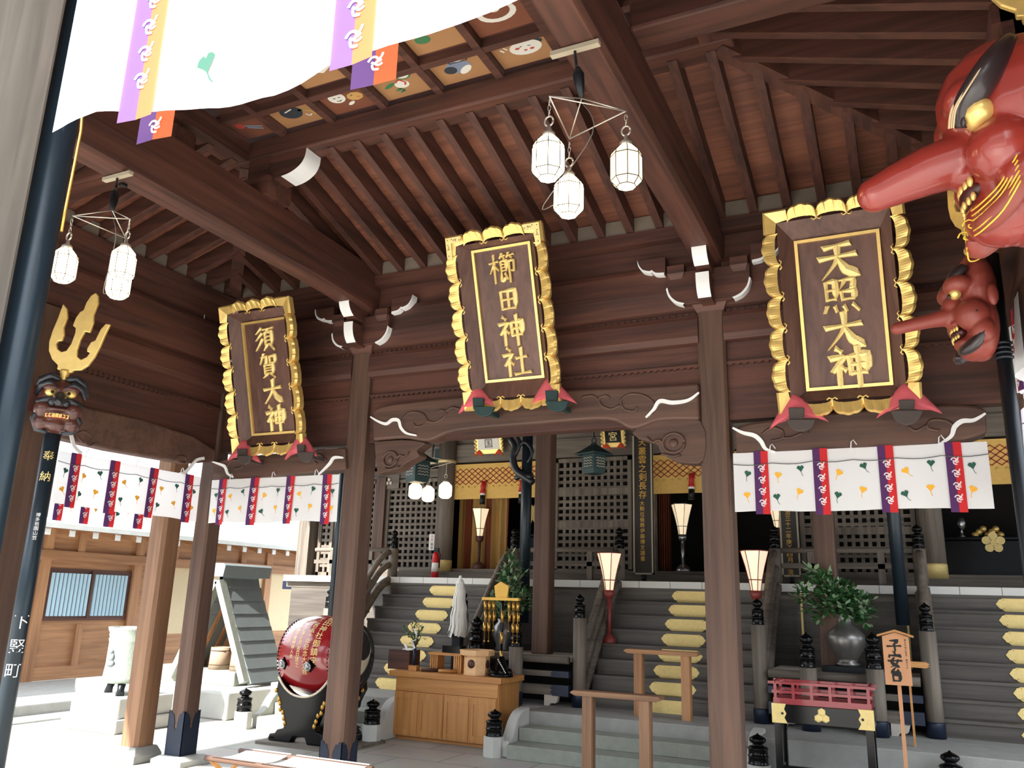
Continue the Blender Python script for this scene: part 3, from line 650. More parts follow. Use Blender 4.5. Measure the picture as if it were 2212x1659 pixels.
# ---- padded pink cushions on iron rests under the plaque corners
def cushion(label,pts,Y,iron,ironmat,lab2):
    q=[PY(x,y,Y) for x,y in pts]                     # apex, right tip, right belly, left belly, left tip
    A,Rt,rb,lb,Lt=q
    out=[A.lerp(Rt,t/6)+Vector((0,0,.018*math.sin(PI*t/6))) for t in range(6)]+[Rt,Rt.lerp(rb,.5)+Vector((0,0,.012)),rb,rb.lerp(lb,.5)+Vector((0,0,.012)),lb,lb.lerp(Lt,.5)+Vector((0,0,.012)),Lt]+[Lt.lerp(A,t/6)+Vector((0,0,.018*math.sin(PI*t/6))) for t in range(1,6)]
    c=(A+Rt+Lt)/3; k=len(out); rows=[[p+Vector((0,.02,0)) for p in out]]
    for s,d in ((1,0),(.88,-.022),(.6,-.045),(.3,-.056)): rows.append([c+(p-c)*s+Vector((0,d,0)) for p in out])
    mb=MB(); vs=[p for r in rows for p in r]+[c+Vector((0,-.06,0))]
    fs=[(i*k+j,i*k+(j+1)%k,(i+1)*k+(j+1)%k,(i+1)*k+j) for i in range(4) for j in range(k)]+[(4*k+j,4*k+(j+1)%k,5*k) for j in range(k)]+[list(range(k))[::-1]]
    mb.add(vs,fs,0,True); tag(build(mb,'cushion','pink_cloth'),label,'cushion','padded rests under the plaques')
    # iron rest: upright tongue over a half round plate with lobed edge
    x0,x1,y0,y1,rx0,rx1,ry=iron; t=thing('plaque_rest',lab2,'bracket',PY((rx0+rx1)/2,ry,Y-.05),'iron rests under the plaques')
    mb=MB(); mb.prism([PY(x,y,Y-.09) for x,y in ((x0,y0),(x1,y0),(x1-2,y1),(x0+2,y1))],.03,0,(0,1,0)); build(mb,'tongue',ironmat,t,bev=.005)
    cx=(rx0+rx1)/2; rr=(rx1-rx0)/2; mb=MB()
    top=[PY(cx-rr,y1-6,Y-.12),PY(cx+rr,y1-7,Y-.12)]; o=[PY(cx+rr*math.cos(a)*(1+.03*math.cos(8*a)),y1-6+(ry-y1+6)*math.sin(a),Y-.12) for a in [PI*i/16 for i in range(17)]]
    mb.prism(o,.03,0,(0,1,0)); build(mb,'shelf_plate',ironmat,t,bev=.004)
    c=PY(cx,y1+1,Y-.07); mb=MB(); mb.box(c.x-.02,c.x+.02,Y-.07,6.25,c.z-.02,c.z+.02); build(mb,'support_arm',ironmat,t)
cushion('pink padded cushion under the lower left corner of the centre plaque',[(1024,829),(1080,881),(1058,876),(1015,884),(990,893)],6.02,(1020,1044,859,884,1022,1066,900),'green_bronze','greenish bronze rest under the left pink cushion of the centre plaque')
cushion('pink padded cushion under the lower right corner of the centre plaque',[(1184,813),(1246,872),(1215,862),(1170,868),(1143,879)],6.02,(1177,1204,843,872,1178,1226,889),'green_bronze','greenish bronze rest under the right pink cushion of the centre plaque')
cushion('pink padded cushion under the lower left corner of the right plaque',[(1712,848),(1790,911),(1760,902),(1700,908),(1662,927)],6.0,(1703,1737,880,912,1699,1760,931),'cap_iron','dark iron rest under the left pink cushion of the right plaque')
cushion('pink padded cushion under the lower right corner of the right plaque',[(1955,823),(2036,893),(1985,884),(1935,884),(1893,903)],6.0,(1941,1976,863,892,1925,1992,917),'cap_iron','dark iron rest under the right pink cushion of the right plaque')
cushion('pink padded cushion under the lower left corner of the left plaque',[(527,947),(562,1000),(545,988),(510,988),(491,996)],6.02,(511,531,969,990,511,541,1003),'cap_iron','dark iron rest under the left pink cushion of the left plaque')
cushion('pink padded cushion under the lower right corner of the left plaque',[(650,934),(684,986),(665,978),(635,980),(615,993)],6.02,(640,657,960,982,642,676,998),'cap_iron','dark iron rest under the right pink cushion of the left plaque')
# ================================================================ flowered curtains
def ginkgo(mb,S,s,z,sz,m,rot):
    """fan shaped leaf with a stem, lying on the cloth surface S(s,z,offset)"""
    c,sn=math.cos(rot),math.sin(rot)
    P=lambda a,b:S(s+(a*c-b*sn)*sz,z+(a*sn+b*c)*sz,.004)
    pts=[(0,-.5),(.22,-.22),(.5,.1),(.38,.34),(.16,.42),(.03,.25),(-.1,.44),(-.36,.36),(-.5,.12),(-.2,-.2)]
    mb.add([P(*p) for p in pts],[list(range(len(pts)))],m)
    st=[(0,-.45),(.05,-.8),(.2,-1.1)]
    for i in range(2):
        a,b=st[i],st[i+1]; mb.add([P(a[0]-.04,a[1]),P(a[0]+.04,a[1]),P(b[0]+.03,b[1]),P(b[0]-.03,b[1])],[(0,1,2,3)],m)
def crest(mb,S,s,z,sz,m):
    """white bird-like crest: a looping body with spread feathers"""
    F=lambda a,b,c=0:S(s+a,z+b,.011+c)
    for pts in ([(-.9,.1),(-.5,.6),(.1,.55),(.3,.1),(-.1,-.2),(-.5,0)],[(-.1,-.2),(.4,-.5),(.9,-.3)],[(.2,.2),(.7,.5),(.9,1.0)],[(-.4,-.3),(-.2,-.9),(.5,-1.0)],[(.3,-.1),(.8,.15)]):
        q=smooth2([(a*sz,b*sz) for a,b in pts],3); mat_line(mb,F,q,sz*.30,.0004,m)
def curtain(name,label,O,D,L,zt,hem,N,stripes,leaves,amp=.032,seed=1,mats=('cloth','leaf_y','leaf_g'),sw=.10,sm=('purple','red_cloth','cloth'),over=.03,lsz=.052,cord=True,group=None,nz=8,cs=.026):
    """white cloth hung along D from O; hem(s)->z; N points to the viewer"""
    O=Vector(O);D=Vector(D);N=Vector(N); rg=random.Random(seed); ph=[rg.uniform(0,6) for _ in range(4)]
    zb0=min(hem(L*i/10) for i in range(11))
    def S(s,z,off=0):
        k=min(1,max(0,(zt-z)/(zt-zb0))); w=amp*(.25+.75*k)*(math.sin(s*9+ph[0])*.5+math.sin(s*17+ph[1])*.3+math.sin(s*31+ph[2]+k)*.2)
        return Vector((O.x,O.y,0))+D*s+N*(w+off)+Vector((0,0,z))
    nx=int(L*24)+2; mb=MB(); vs=[S(L*i/nx,zt+(hem(L*i/nx)-zt)*j/nz) for i in range(nx+1) for j in range(nz+1)]
    fs=[(i*(nz+1)+j,(i+1)*(nz+1)+j,(i+1)*(nz+1)+j+1,i*(nz+1)+j+1) for i in range(nx) for j in range(nz)]
    t=thing(name,label,'curtain',S(L/2,zb0),group)
    mb.add(vs,fs,0,True)
    for (s,z,c,r) in leaves: ginkgo(mb,S,s,z,lsz,1 if c=='y' else 2,r)
    build(mb,'cloth',list(mats),t)
    for s in stripes:
        mb=MB(); n=8; hz=hem(s)-over
        for h,mi in ((-1,0),(1,1)):
            a,b=(s-sw/2,s) if h<0 else (s,s+sw/2)
            vs=[];
            for j in range(n+1):
                z=zt+.005+(hz-zt)*j/n; vs+=[S(a,z,.008),S(b,z,.008)]
            mb.add(vs,[(2*j,2*j+1,2*j+3,2*j+2) for j in range(n)],mi,True)
        z=zt-.12
        while z>hz+.05: crest(mb,S,s+.003,z,cs,2); z-=cs*3.2
        build(mb,'ribbon',list(sm),t)
    if cord:
        mb=MB(); mb.tube([S(L*i/30,zt-.085-.012*abs(math.sin(i*PI/5)),.012) for i in range(31)],.003,5); build(mb,'stitched_cord','cord',t)
        k=max(2,int(L/.42))
        for i in range(k):
            s=L*(i+.5)/k; mb=MB(); mb.tube([S(s-.01,zt-.01,.01),S(s-.005,zt+.04,.012),S(s+.01,zt+.055,.012),S(s+.03,zt+.02,.01)],.004,5); build(mb,'tie_loop','cloth',t)
    return t
def leafset(L,zt,zb,stripes,seed):
    rg=random.Random(seed); out=[]; b=[0]+list(stripes)+[L]
    for i in range(len(b)-1):
        w=b[i+1]-b[i]; h=zt-zb
        if w<.12: continue
        if w<.3: cand=[(.5,.36,'g'),(.45,.72,'y')]
        else: cand=[(.28,.40,'y'),(.66,.30,'g'),(.24,.76,'g'),(.62,.68,'y')]
        for u,vv,c in cand: out.append((b[i]+w*u,zt-h*vv,c,rg.uniform(-.6,.6)))
    return out
def hung(name,label,O,D,L,zt,zb,N,st,seed,**k):
    return curtain(name,label,O,D,L,zt,lambda s:zb+.006*math.sin(s*7),N,st,leafset(L,zt,zb,st,seed),seed=seed,**k)
Yc=6.2; x0=PY(1586,1040,Yc).x; x1=PY(2142,1040,Yc).x
hung('curtain','white curtain with ginkgo leaves and purple-red ribbons hanging below the right beam',(x0,Yc,0),(1,0,0),x1-x0,2.70,2.265,(0,-1,0),[PY(x,1040,Yc).x-x0 for x in (1646,1775,1918,2066)],3)
x0=PY(452,1080,Yc).x; x1=-4.77
hung('curtain','white leaf-printed curtain with red ribbons behind the left plaque, right of the corner post',(x0,Yc,0),(1,0,0),x1-x0,2.68,2.25,(0,-1,0),[PY(x,1080,Yc).x-x0 for x in (478,548,625,703)],5)
y0=PX(112,1060,-6.3).y; y1=PX(430,1060,-6.3).y
hung('curtain','white leaf-printed curtain hanging along the left side wall beside the trident pole',(-6.3,y0,0),(0,1,0),y1-y0,2.68,2.25,(1,0,0),[PX(x,yy,-6.3).y-y0 for x,yy in ((155,1040),(240,1055),(326,1070),(402,1080))],8)
hung('curtain','second curtain peeking out below the left wall curtain, farther outside',(-6.96,3.9,0),(0,1,0),2.15,2.62,2.19,(1,0,0),[PX(x,1118,-6.96).y-3.9 for x in (122,178,237,297)],11,cord=False)
hung('curtain','narrow slice of white curtain left of the brown post near the dark pole',(-6.42,2.3,0),(0,1,0),1.68,2.72,2.29,(1,0,0),[.4,.8,1.2,1.52],13)
t_=hung('curtain','white and red curtain edge at the far right behind the tengu pole',(.66,5.25,0),(0,1,0),.98,2.80,2.2,(-1,0,0),[.2,.5,.8],17,amp=.05)
# gathered cloth tied up at the right edge
curtain('gathered_curtain','bunched white cloth with a red band high on the right edge, behind the tengu pole',(.66,5.2,0),(0,1,0),.72,3.38,lambda s_:2.86+.25*abs(s_-.36),(-1,0,0),[.33],[],amp=.10,seed=31,sw=.08,over=.0,cord=False,group=None)
# the sunlit curtain across the front of the hall
H0=[(113,286),(160,264),(212,241),(300,239),(400,238),(480,235),(600,207),(642,183),(690,150),(722,126),(790,113),(860,98),(1000,52),(1120,0)]
def hemf(Y,H,dz=0):
    q=[PY(x,y,Y) for x,y in H]
    def f(X):
        if X<=q[0].x: return q[0].z+dz
        for a,b in zip(q,q[1:]):
            if X<=b.x: return a.z+(b.z-a.z)*(X-a.x)/(b.x-a.x)+dz
        return q[-1].z+.02*math.sin((X-q[-1].x)*3)+dz
    return f,q
f,q=hemf(1.5,H0); xl=q[0].x
sx=[PY(300,200,1.5).x-xl+.0,PY(766,60,1.5).x-xl]
curtain('front_curtain','large blown-out sunlit white curtain across the top left of the picture',(xl,1.5,0),(1,0,0),3.2,4.1,lambda s:f(xl+s),(0,-1,0),sx+[sx[1]+.75,sx[1]+1.5],[(PY(450,140,1.5).x-xl,PY(450,140,1.5).z,'g',.3)],amp=.012,seed=21,sw=.14,over=.035,lsz=.075,cord=False,sm=('purple_sunlit','red_sunlit','cloth'),nz=6,cs=.03)
f2,q2=hemf(1.66,H0,.03); xl2=-2.55
curtain('front_curtain','second curtain behind the sunlit one, only its ribbon ends showing below the hem',(xl2,1.66,0),(1,0,0),3.2,4.1,lambda s:f2(xl2+s)+.02,(0,-1,0),[PY(341,270,1.66).x-xl2,PY(812,120,1.66).x-xl2],[],amp=.01,seed=22,sw=.15,over=.17,cord=False,sm=('purple_sunlit','red_sunlit','cloth'),nz=5)
# ================================================================ lantern clusters
def lantern(p,label,r=.076,h=.215,glass='lamp_glass',chain=.12):
    p=Vector(p); t=thing('hanging_lantern',label,'lantern',p,'glass lanterns hanging in the hall')
    prof=[(r*.62,-h/2),(r*.98,-h*.36),(r,-h*.30),(r,h*.22),(r*.95,h*.30),(r*.45,h/2)]
    mb=MB(); mb.lathe(p,prof,8,sm=False,rot=PI/8); build(mb,'glass',glass,t)
    mb=MB()
    for j in range(8):
        a=PI/8+j*PI/4; mb.tube([p+Vector((math.cos(a)*q*1.01,math.sin(a)*q*1.01,z)) for q,z in prof],.0025,4)
    for q,z in (prof[1],prof[3],prof[0]): mb.tube([p+Vector((math.cos(PI/8+j*PI/4)*q*1.01,math.sin(PI/8+j*PI/4)*q*1.01,z)) for j in range(9)],.0025,4)
    build(mb,'frame','black_line',t)
    mb=MB(); mb.lathe(p,[(r*.46,h/2-.004),(r*.40,h/2+.02),(r*.15,h/2+.035),(r*.12,h/2+.06)],10); build(mb,'cap','wire',t)
    mb=MB(); z=h/2+.085; mb.tube([p+Vector((math.cos(a)*.022,0,z+math.sin(a)*.026)) for a in [i*PI/6 for i in range(13)]],.005,6)
    if chain>0: 
        n=max(2,int(chain/.03))
        for i in range(n):
            c=p+Vector((0,0,z+.03+.03*i+.012)); ax=Vector((1,0,0)) if i%2 else Vector((0,1,0))
            mb.tube([c+ax*math.cos(a)*.007+Vector((0,0,math.sin(a)*.018)) for a in [k*PI/4 for k in range(9)]],.0025,4)
    build(mb,'ring_and_chain','wire',t); return t
def hanger(label,hook,verts,rods=True):
    hook=Vector(hook); t=thing('lantern_hanger',label,'lamp hanger',hook)
    c=sum((Vector(v) for v in verts),Vector())/3; mb=MB()
    for i in range(3): mb.tube([verts[i],verts[(i+1)%3]],.004,6); mb.tube([c+Vector((0,0,.10)),verts[i]],.0035,6)
    build(mb,'wire_triangle','wire',t)
    mb=MB(); mb.tube([hook,hook.lerp(c,.35)],.008,6); mb.tube([hook.lerp(c+Vector((0,0,.1)),.35),hook.lerp(c+Vector((0,0,.1)),.5),hook.lerp(c+Vector((0,0,.1)),.7),c+Vector((0,0,.10))],[.014,.03,.026,.012],8); build(mb,'knotted_cord','iron',t)
    mb=MB(); mb.bar(hook+Vector((-.13,.0,.012)),hook+Vector((.13,.0,.012)),.035,.025); build(mb,'clip_bar','frame_pale',t)
    mb=MB(); mb.tube(smooth2([tuple(c+Vector((0,0,.08))),tuple(c+Vector((.05,.02,-.1))),tuple(Vector(verts[1])+Vector((-.14,0,-.35))),tuple(Vector(verts[1])+Vector((-.08,0,-.36)))],5),.0025,5); build(mb,'lamp_cord','cord',t)
    return t
def cluster(hk,vpx,zt,lpx,labels,hl,mats,r=.076,h=.215):
    V=[PZ(x,y,zt) for x,y in vpx]; hanger(hl,hk,V)
    for i,((x,y),lb) in enumerate(zip(lpx,labels)):
        # keep below its corner: same distance along Y
        p=PY(x,y,V[i].y); p=Vector((V[i].x,V[i].y,p.z)); gap=zt-(p.z+h/2+.11)
        lantern(p,lb,r,h,mats[i],max(0,gap))
cluster((XC2-.02,PX(1250,112,XC2).y,4.27),[(1187,208),(1230,300),(1352,240)],3.93,[(1187,340),(1227,424),(1350,360)],
  ['glowing glass lantern, left one of the three hanging in front of the centre plaque','glowing glass lantern, lowest of the three hanging in front of the centre plaque','glass lantern with visible seams, right one of the three above the centre plaque'],'wire triangle hanger with three lanterns under the right tie beam',('lamp_glass','lamp_glass','lamp_clear'))
cluster((XC1+.02,PX(250,380,XC1).y,4.27),[(157,466),(272,515),(281,473)],3.86,[(141,572),(257,610),(265,570)],
  ['glowing glass lantern at the far left, beside the dark pole','glowing glass lantern at the left, lower of the overlapping two','glowing glass lantern at the left, upper of the overlapping two'],'wire triangle hanger with three lanterns under the left tie beam',('lamp_glass','lamp_glass','lamp_glass'))
# ================================================================ lances with tengu masks, tridents, the near pole
def remesh(o,vox,it=4):
    r=o.modifiers.new('remesh','REMESH'); r.mode='VOXEL'; r.voxel_size=vox; r.use_smooth_shade=True
    s=o.modifiers.new('smooth','SMOOTH'); s.factor=.5; s.iterations=it
def maskframe(p,face,s):
    f=Vector(face).normalized(); up=Vector((0,0,1)); l=up.cross(f).normalized()
    p=Vector(p); return lambda a,b,c:p+(f*a+l*b+up*c)*s, f,l,up
def basis(f,l,up): return Matrix((f,l,up)).transposed()
def tengu(label,p,face,s,red,big):
    P,f,l,up=maskframe(p,face,s); B=basis(f,l,up); t=thing('tengu_mask',label,'mask',P(0,0,-.45))
    mb=MB()
    def bl(a,b,c,r,sc=(1,1,1)): mb.ball(P(a,b,c),r*s,18,sc=sc,mx=B)
    if big: bl(-.06,0,.14,.31,(.95,.98,1.1)); bl(.0,0,.2,.275); bl(-.04,0,-.14,.28,(.85,.95,1.1)); bl(.06,0,-.32,.15,(1,1.05,.8))
    else: bl(.0,0,.16,.30,(.5,.85,1.1)); bl(.0,0,-.14,.28,(.5,.85,1.1)); bl(.06,0,-.32,.15,(.8,1.05,.8))
    for k in (-1,1):
        bl(.15,k*.13,.17,.12,(1,1.1,.75)); bl(.08,k*.17,-.10,.13,(1,1,1.05)); bl(.14,k*.07,-.055,.075)      # brow, cheek, nostril wing
        bl(.03,k*.21,-.24,.09,(1,.9,1.2))
    bl(.17,0,.03,.10); bl(.15,0,-.135,.09,(1,1.3,.5)); bl(.12,0,-.30,.085,(1,1.5,.55))
    nose=[(.08,-.01),(.20,-.03),(.33,-.06),(.45,-.10),(.54,-.135),(.575,-.145)] if big else [(.08,-.02),(.22,-.05),(.36,-.075),(.50,-.10),(.62,-.125),(.655,-.13)]
    mb.tube([P(a,0,c) for a,c in nose],[x*s for x in ((.115,.115,.105,.09,.076,.04) if big else (.095,.08,.062,.056,.052,.025))],16)
    bl(nose[-2][0],0,nose[-2][1],.078 if big else .053)
    if big: mb.tube([P(.14,.02,-.0),P(.28,.03,-.03),P(.4,.015,-.10)],[.05*s,.045*s,.03*s],10); mb.tube([P(.14,-.05,-.07),P(.30,-.05,-.10),P(.38,-.02,-.13)],[.05*s,.04*s,.03*s],10)
    o=build(mb,'face',red,t); remesh(o,.011*s/.9)
    for k in (-1,1):
        mb=MB(); mb.ball(P(.15,k*.19,.065) if big else P(.185,k*.15,.095),.078*s if big else .06*s,16,sc=(.8,1,.85),mx=B); e=build(mb,'eye','gold',t)
        mb=MB(); mb.ball(P(.208,k*.20,.035) if big else P(.235,k*.155,.07),.024*s,10,sc=(.5,1,1),mx=B); build(mb,'pupil','hair_dark',e)
        mb=MB(); br=[(.02,.20,.40),(.10,.265,.28),(.17,.26,.18),(.215,.21,.12),(.225,.165,.06)] if big else [(.12,.20,.34),(.19,.17,.28),(.22,.13,.22),(.225,.10,.17)]
        br=[(a-.02,k*b,c-.03) for a,b,c in br]
        mb.tube([P(*q) for q in smooth2(br,4)],[s*(.03+.032*math.sin(PI*min(1,(i+1)/(4*(len(br)-1)+1)))) for i in range(4*(len(br)-1)+1)],10,flat=.8); b=build(mb,'eyebrow','hair_dark',t)
        if big:
            mb=MB()
            for j in range(6):
                q=[(a+.052-.004*abs(j-2.5),bb+k*(.045-.018*j)*1.0,c+.01*j-.02) for a,bb,c in br]; mb.tube([P(*x) for x in smooth2(q,4)],.0035*s,5)
            build(mb,'brow_line','cream_line',b)
    # mouth: dark hollow, gold teeth, lower lip
    mb=MB(); mb.ball(P(.155,0,-.215),.082*s,14,sc=(.8,1.5,.62),mx=B); mo=build(mb,'mouth','mouth_dark',t)
    for j in range(6):
        b=-.10+.04*j; 
        mb=MB(); mb.ball(P(.215-abs(b)*.25,b,-.185),.019*s,8,sc=(.7,1,1.3),mx=B); mb.ball(P(.21-abs(b)*.25,b,-.252),.017*s,8,sc=(.7,1,1.2),mx=B); build(mb,'tooth','gold',mo)
    for k in (-1,1):
        bd=[(.16,.05,-.36),(.14,.13,-.37),(.08,.20,-.33),(.02,.25,-.24)]; bd=[(a,k*b,c) for a,b,c in bd]
        mb=MB(); mb.tube([P(*q) for q in smooth2(bd,4)],[s*(.03+.04*math.sin(PI*(i+1)/14)) for i in range(13)],10,flat=.7); b=build(mb,'beard','hair_dark' if not big else 'tengu_brown',t)
        if big:
            mb=MB()
            for j in range(6):
                q=[(a+.036-.0*j,bb+k*.036,c+.05-.022*j) for a,bb,c in bd]; mb.tube([P(*x) for x in smooth2(q,4)],.0035*s,5)
            mb.tube([P(.20+.03*math.cos(i*.7)*(1-i/12),k*.06,-.36+.03*math.sin(i*.7)*(1-i/12)) for i in range(12)],.0035*s,5)
            build(mb,'beard_line','yellow_line',b)
        mb=MB(); mb.ball(P(-.05,k*.29,.02),.07*s,12,sc=(.6,.5,1.3),mx=B); build(mb,'ear',red,t)
        if big:
            mb=MB()
            for j in range(9): mb.tube([P(.0,k*.275,-.06-.02*j),P(-.06,k*.285,-.06-.02*j)],.003*s,4)
            build(mb,'whisker_line','cream_line',t)
    if not big:
        for k in (-1,1):
            mb=MB(); mb.tube([P(.09,k*.255,-.02),P(.06,k*.265,-.10),P(.04,k*.25,-.2)],[.02*s,.05*s,.02*s],8,flat=.5); build(mb,'moustache','hair_dark',t)
    return t,P
TRI=[(285,205),(265,350),(240,480),(232,580),(245,660),(290,740),(350,790),(350,830),(480,860),(500,835),(560,830),(620,780),(660,700),(690,600),(715,480),(742,380),(700,375),(665,430),(635,540),(600,560),(578,620),(580,650),(610,660),(590,700),(545,730),(505,700),(495,640),(505,540),(530,460),(575,470),(590,370),(578,290),(598,180),(585,110),(557,80),(520,110),(490,180),(478,255),(450,275),(425,330),(410,410),(440,430),(445,480),(430,580),(400,650),(360,665),(320,640),(300,590),(310,565),(345,560),(352,500),(335,430),(350,330),(330,250)]
def trident(label,c,u,up,s):
    """flat forged three-pronged head, c = foot of the tang, s = height"""
    u=Vector(u).normalized(); up=Vector(up).normalized(); n=u.cross(up)
    t=thing('trident',label,'trident',c); c=Vector(c)
    pts=[c+u*((x-425)/780*s)+up*((860-y)/780*s)-n*.014 for x,y in TRI]
    mb=MB(); mb.prism(pts,.028,0,n); o=build(mb,'prongs','gold',t,bev=.006)
    mb=MB(); mb.lathe(c-up*.07,[(.028,0),(.034,.02),(.03,.05),(.04,.075),(.036,.095)],12); build(mb,'socket','gold',t); return t
def pole(label,x,y,z0,z1,r,mt,extra=None):
    t=thing('lance_pole',label,'pole',(x,y,z0)); mb=MB(); mb.tube([(x,y,z0),(x,y,z1)],r,16); build(mb,'shaft',mt,t)
    if extra: extra(t)
    return t
# right pair
P1=PY(2186,315,3.4); S1=.92
tengu('large glossy red tengu mask with long nose and gold eyes at the upper right edge',P1,(-1,-.10,-.02),S1,'tengu_red',True)
px=P1.x+.16*S1; pole('dark lance pole carrying the large red tengu mask',px+.02,P1.y,0,P1.z+.5*S1,.035,'iron')
trident('gold trident above the large red tengu mask at the top right corner',(px-.02,P1.y-.02,P1.z+.56*S1),(1,0,0),(0,0,1),.6)
P2=PY(2112,668,5.2); S2=.70
def rings(t):
    mb=MB()
    for i in range(4): mb.lathe((P2.x+.10,5.2,2.98+.028*i),[(.036,0),(.05,.006),(.05,.016),(.036,.022)],14)
    build(mb,'ring_collar','iron',t)
tengu('smaller brown tengu mask with a straight long nose, right of the right plaque',P2,(-1,-.15,0),S2,'tengu_brown',False)
pole('scuffed dark lance pole under the smaller brown tengu mask',P2.x+.10,5.2,0,P2.z+.32,.04,'iron',rings)
mb=MB(); c=PY(2102,541,5.15); mb.ball(c,.05,14,sc=(1,1,.8)); tag(build(mb,'gold_ball','gold'),'gold ball on top of the smaller brown tengu mask','ornament')
trident('narrow gold trident rising from the ball behind the large tengu mask',c+Vector((0,.03,.11)),(.5,-1,0),(0,0,1),.72)
# left lance
P3=PX(128,876,-5.98); S3=.52
def oni(label,p,face,s):
    P,f,l,up=maskframe(p,face,s); B=basis(f,l,up); t=thing('crow_tengu_mask',label,'mask',P(0,0,-.45)); mb=MB()
    def bl(a,b,c,r,sc=(1,1,1)): mb.ball(P(a,b,c),r*s,16,sc=sc,mx=B)
    bl(-.05,0,.1,.32,(.9,1,1)); bl(-.03,0,-.16,.29,(.85,1,1)); bl(.12,0,-.33,.12,(1,1.3,.8))
    for k in (-1,1): bl(.16,k*.13,.22,.10,(1,1.2,.7)); bl(.12,k*.2,-.10,.13); bl(.1,k*.2,-.3,.12)
    bl(.16,0,-.1,.1,(1,1.8,.45)); o=build(mb,'face','oni_brown',t); remesh(o,.015*s)
    mb=MB(); mb.tube([P(.12,0,.08),P(.26,0,.06),P(.38,0,.01),P(.48,0,-.03),P(.53,0,-.07)],[.10*s,.10*s,.085*s,.06*s,.035*s],12)
    for k in (-1,1): mb.ball(P(.24,k*.09,.0),.06*s,10,mx=B); mb.tube([P(.16,k*.03,.1),P(.2,k*.15,.04),P(.14,k*.27,.0),P(.03,k*.31,.02)],[.04*s,.05*s,.05*s,.03*s],8)
    build(mb,'beak','hair_blue',t)
    for k in (-1,1):
        mb=MB(); mb.ball(P(.2,k*.13,.15),.075*s,14,sc=(.8,1.1,.9),mx=B); e=build(mb,'eye','gold',t); mb=MB(); mb.ball(P(.262,k*.11,.145),.026*s,8,mx=B); build(mb,'pupil','black_line',e)
        mb=MB(); mb.tube([P(.2,k*.05,.23),P(.2,k*.16,.29),P(.12,k*.27,.26),P(.0,k*.33,.14)],[.03*s,.05*s,.055*s,.03*s],8); mb.tube([P(.1,k*.04,.38),P(.08,k*.16,.42),P(0,k*.28,.36),P(-.1,k*.34,.2)],[.04*s,.06*s,.07*s,.05*s],8); build(mb,'eyebrow','hair_blue',t)
        mb=MB(); mb.tube([P(.14,k*.25,-.12),P(.12,k*.3,-.25),P(.08,k*.24,-.4),P(.14,k*.1,-.45)],[.03*s,.05*s,.05*s,.03*s],8); build(mb,'beard','hair_blue',t)
    mb=MB(); mb.ball(P(.19,0,-.2),.1*s,12,sc=(.6,1.6,.45),mx=B); mo=build(mb,'mouth','tengu_red',t)
    for j in range(7):
        b=-.135+.045*j; mb=MB(); q=P(.265-abs(b)*.5,b,-.2); 
        mb.add([q+B@(Vector((x,y,z))*s) for x,y,z in ((-.03,-.02,-.028),(.012,-.02,-.028),(.012,.02,-.028),(-.03,.02,-.028),(-.03,-.02,.028),(.012,-.02,.028),(.012,.02,.028),(-.03,.02,.028))],[(0,3,2,1),(4,5,6,7),(0,1,5,4),(1,2,6,5),(2,3,7,6),(3,0,4,7)]); build(mb,'tooth','gold',mo)
    mb=MB(); mb.prism([P(-.05,-.30,.30),P(.12,-.52,.18),P(.05,-.5,-.16),P(-.1,-.3,-.1)],.02*s); build(mb,'side_plate','oni_brown',t)
oni('dark crow-faced tengu mask with gold eyes and teeth under the gold trident at left',P3,(.80,-.60,0),S3)
c=PX(163,812,-5.98); 
ux=_r; trident('gold trident with curled prongs above the dark mask at the left',PX(141,806,-5.98),Vector((.86,.5,0)),Vector((.05,0,1)),.68)
qx,qy=PX(110,960,-6.02).x,PX(110,960,-6.02).y
def textpole(t):
    F=Frame((qx,qy,0),Vector((.75,.66,0)),(0,0,1)); r=.062
    def onpole(a,b,d=0):
        an=a/r; nn=F.n; return Vector((qx,qy,b))+F.u*math.sin(an)*(r+.002)+nn*math.cos(an)*(r+.002)
    mb=MB(); zz=PX(112,990,-6.0).z; column_text(mb,'奉納',F,.012,zz+.05,.075,.16,.002,0,onpole); build(mb,'gilt_lettering','gold_leaf',t)
    mb=MB(); zz=PX(55,1328,-6.0).z; column_text(mb,'下竪町',F,.02,zz,.10,.17,.002,0,onpole); zz=PX(80,1108,-6.0).z; column_text(mb,'博多祇園山笠',F,.012,zz,.03,.034,.002,0,onpole); build(mb,'white_lettering','paint_white',t)
    mb=MB(); mb.lathe((qx,qy,0),[(r+.004,0),(r+.004,.12),(r,.13)],16); build(mb,'ferrule','gold',t)
pole('blue-black lettered lance pole under the dark mask and gold trident',qx,qy,0,PX(125,930,-6.0).z+.2,.06,'pole_blue',textpole)
# near dark pole and a gilded cord hanging beside it
xr=(PY(148,371,1.8).x+PY(51,898,1.8).x)/2; pole('thick blue-black pole close to the camera beside the grey post',xr-.104,1.8,0,4.2,.064,'pole_blue')
mb=MB(); q=PY(175,283,1.7); mb.tube([(q.x,1.59,4.32),PY(175,283,1.7),PY(160,360,1.7),PY(142,450,1.7),PY(133,500,1.7)],.005,6); tag(build(mb,'dangling_rope','brass'),'thin brass-coloured cord hanging beside the thick dark pole','rope')
mb=MB(); mb.box(PX(282,300,-4.72).x-.02,PX(282,300,-4.72).x+.02,PX(282,300,-4.72).y-.02,PX(282,300,-4.72).y+.02,4.28,5.2); tag(build(mb,'hanger_rod','iron'),'dark square hanger rod on the left tie beam above the lanterns','rod')
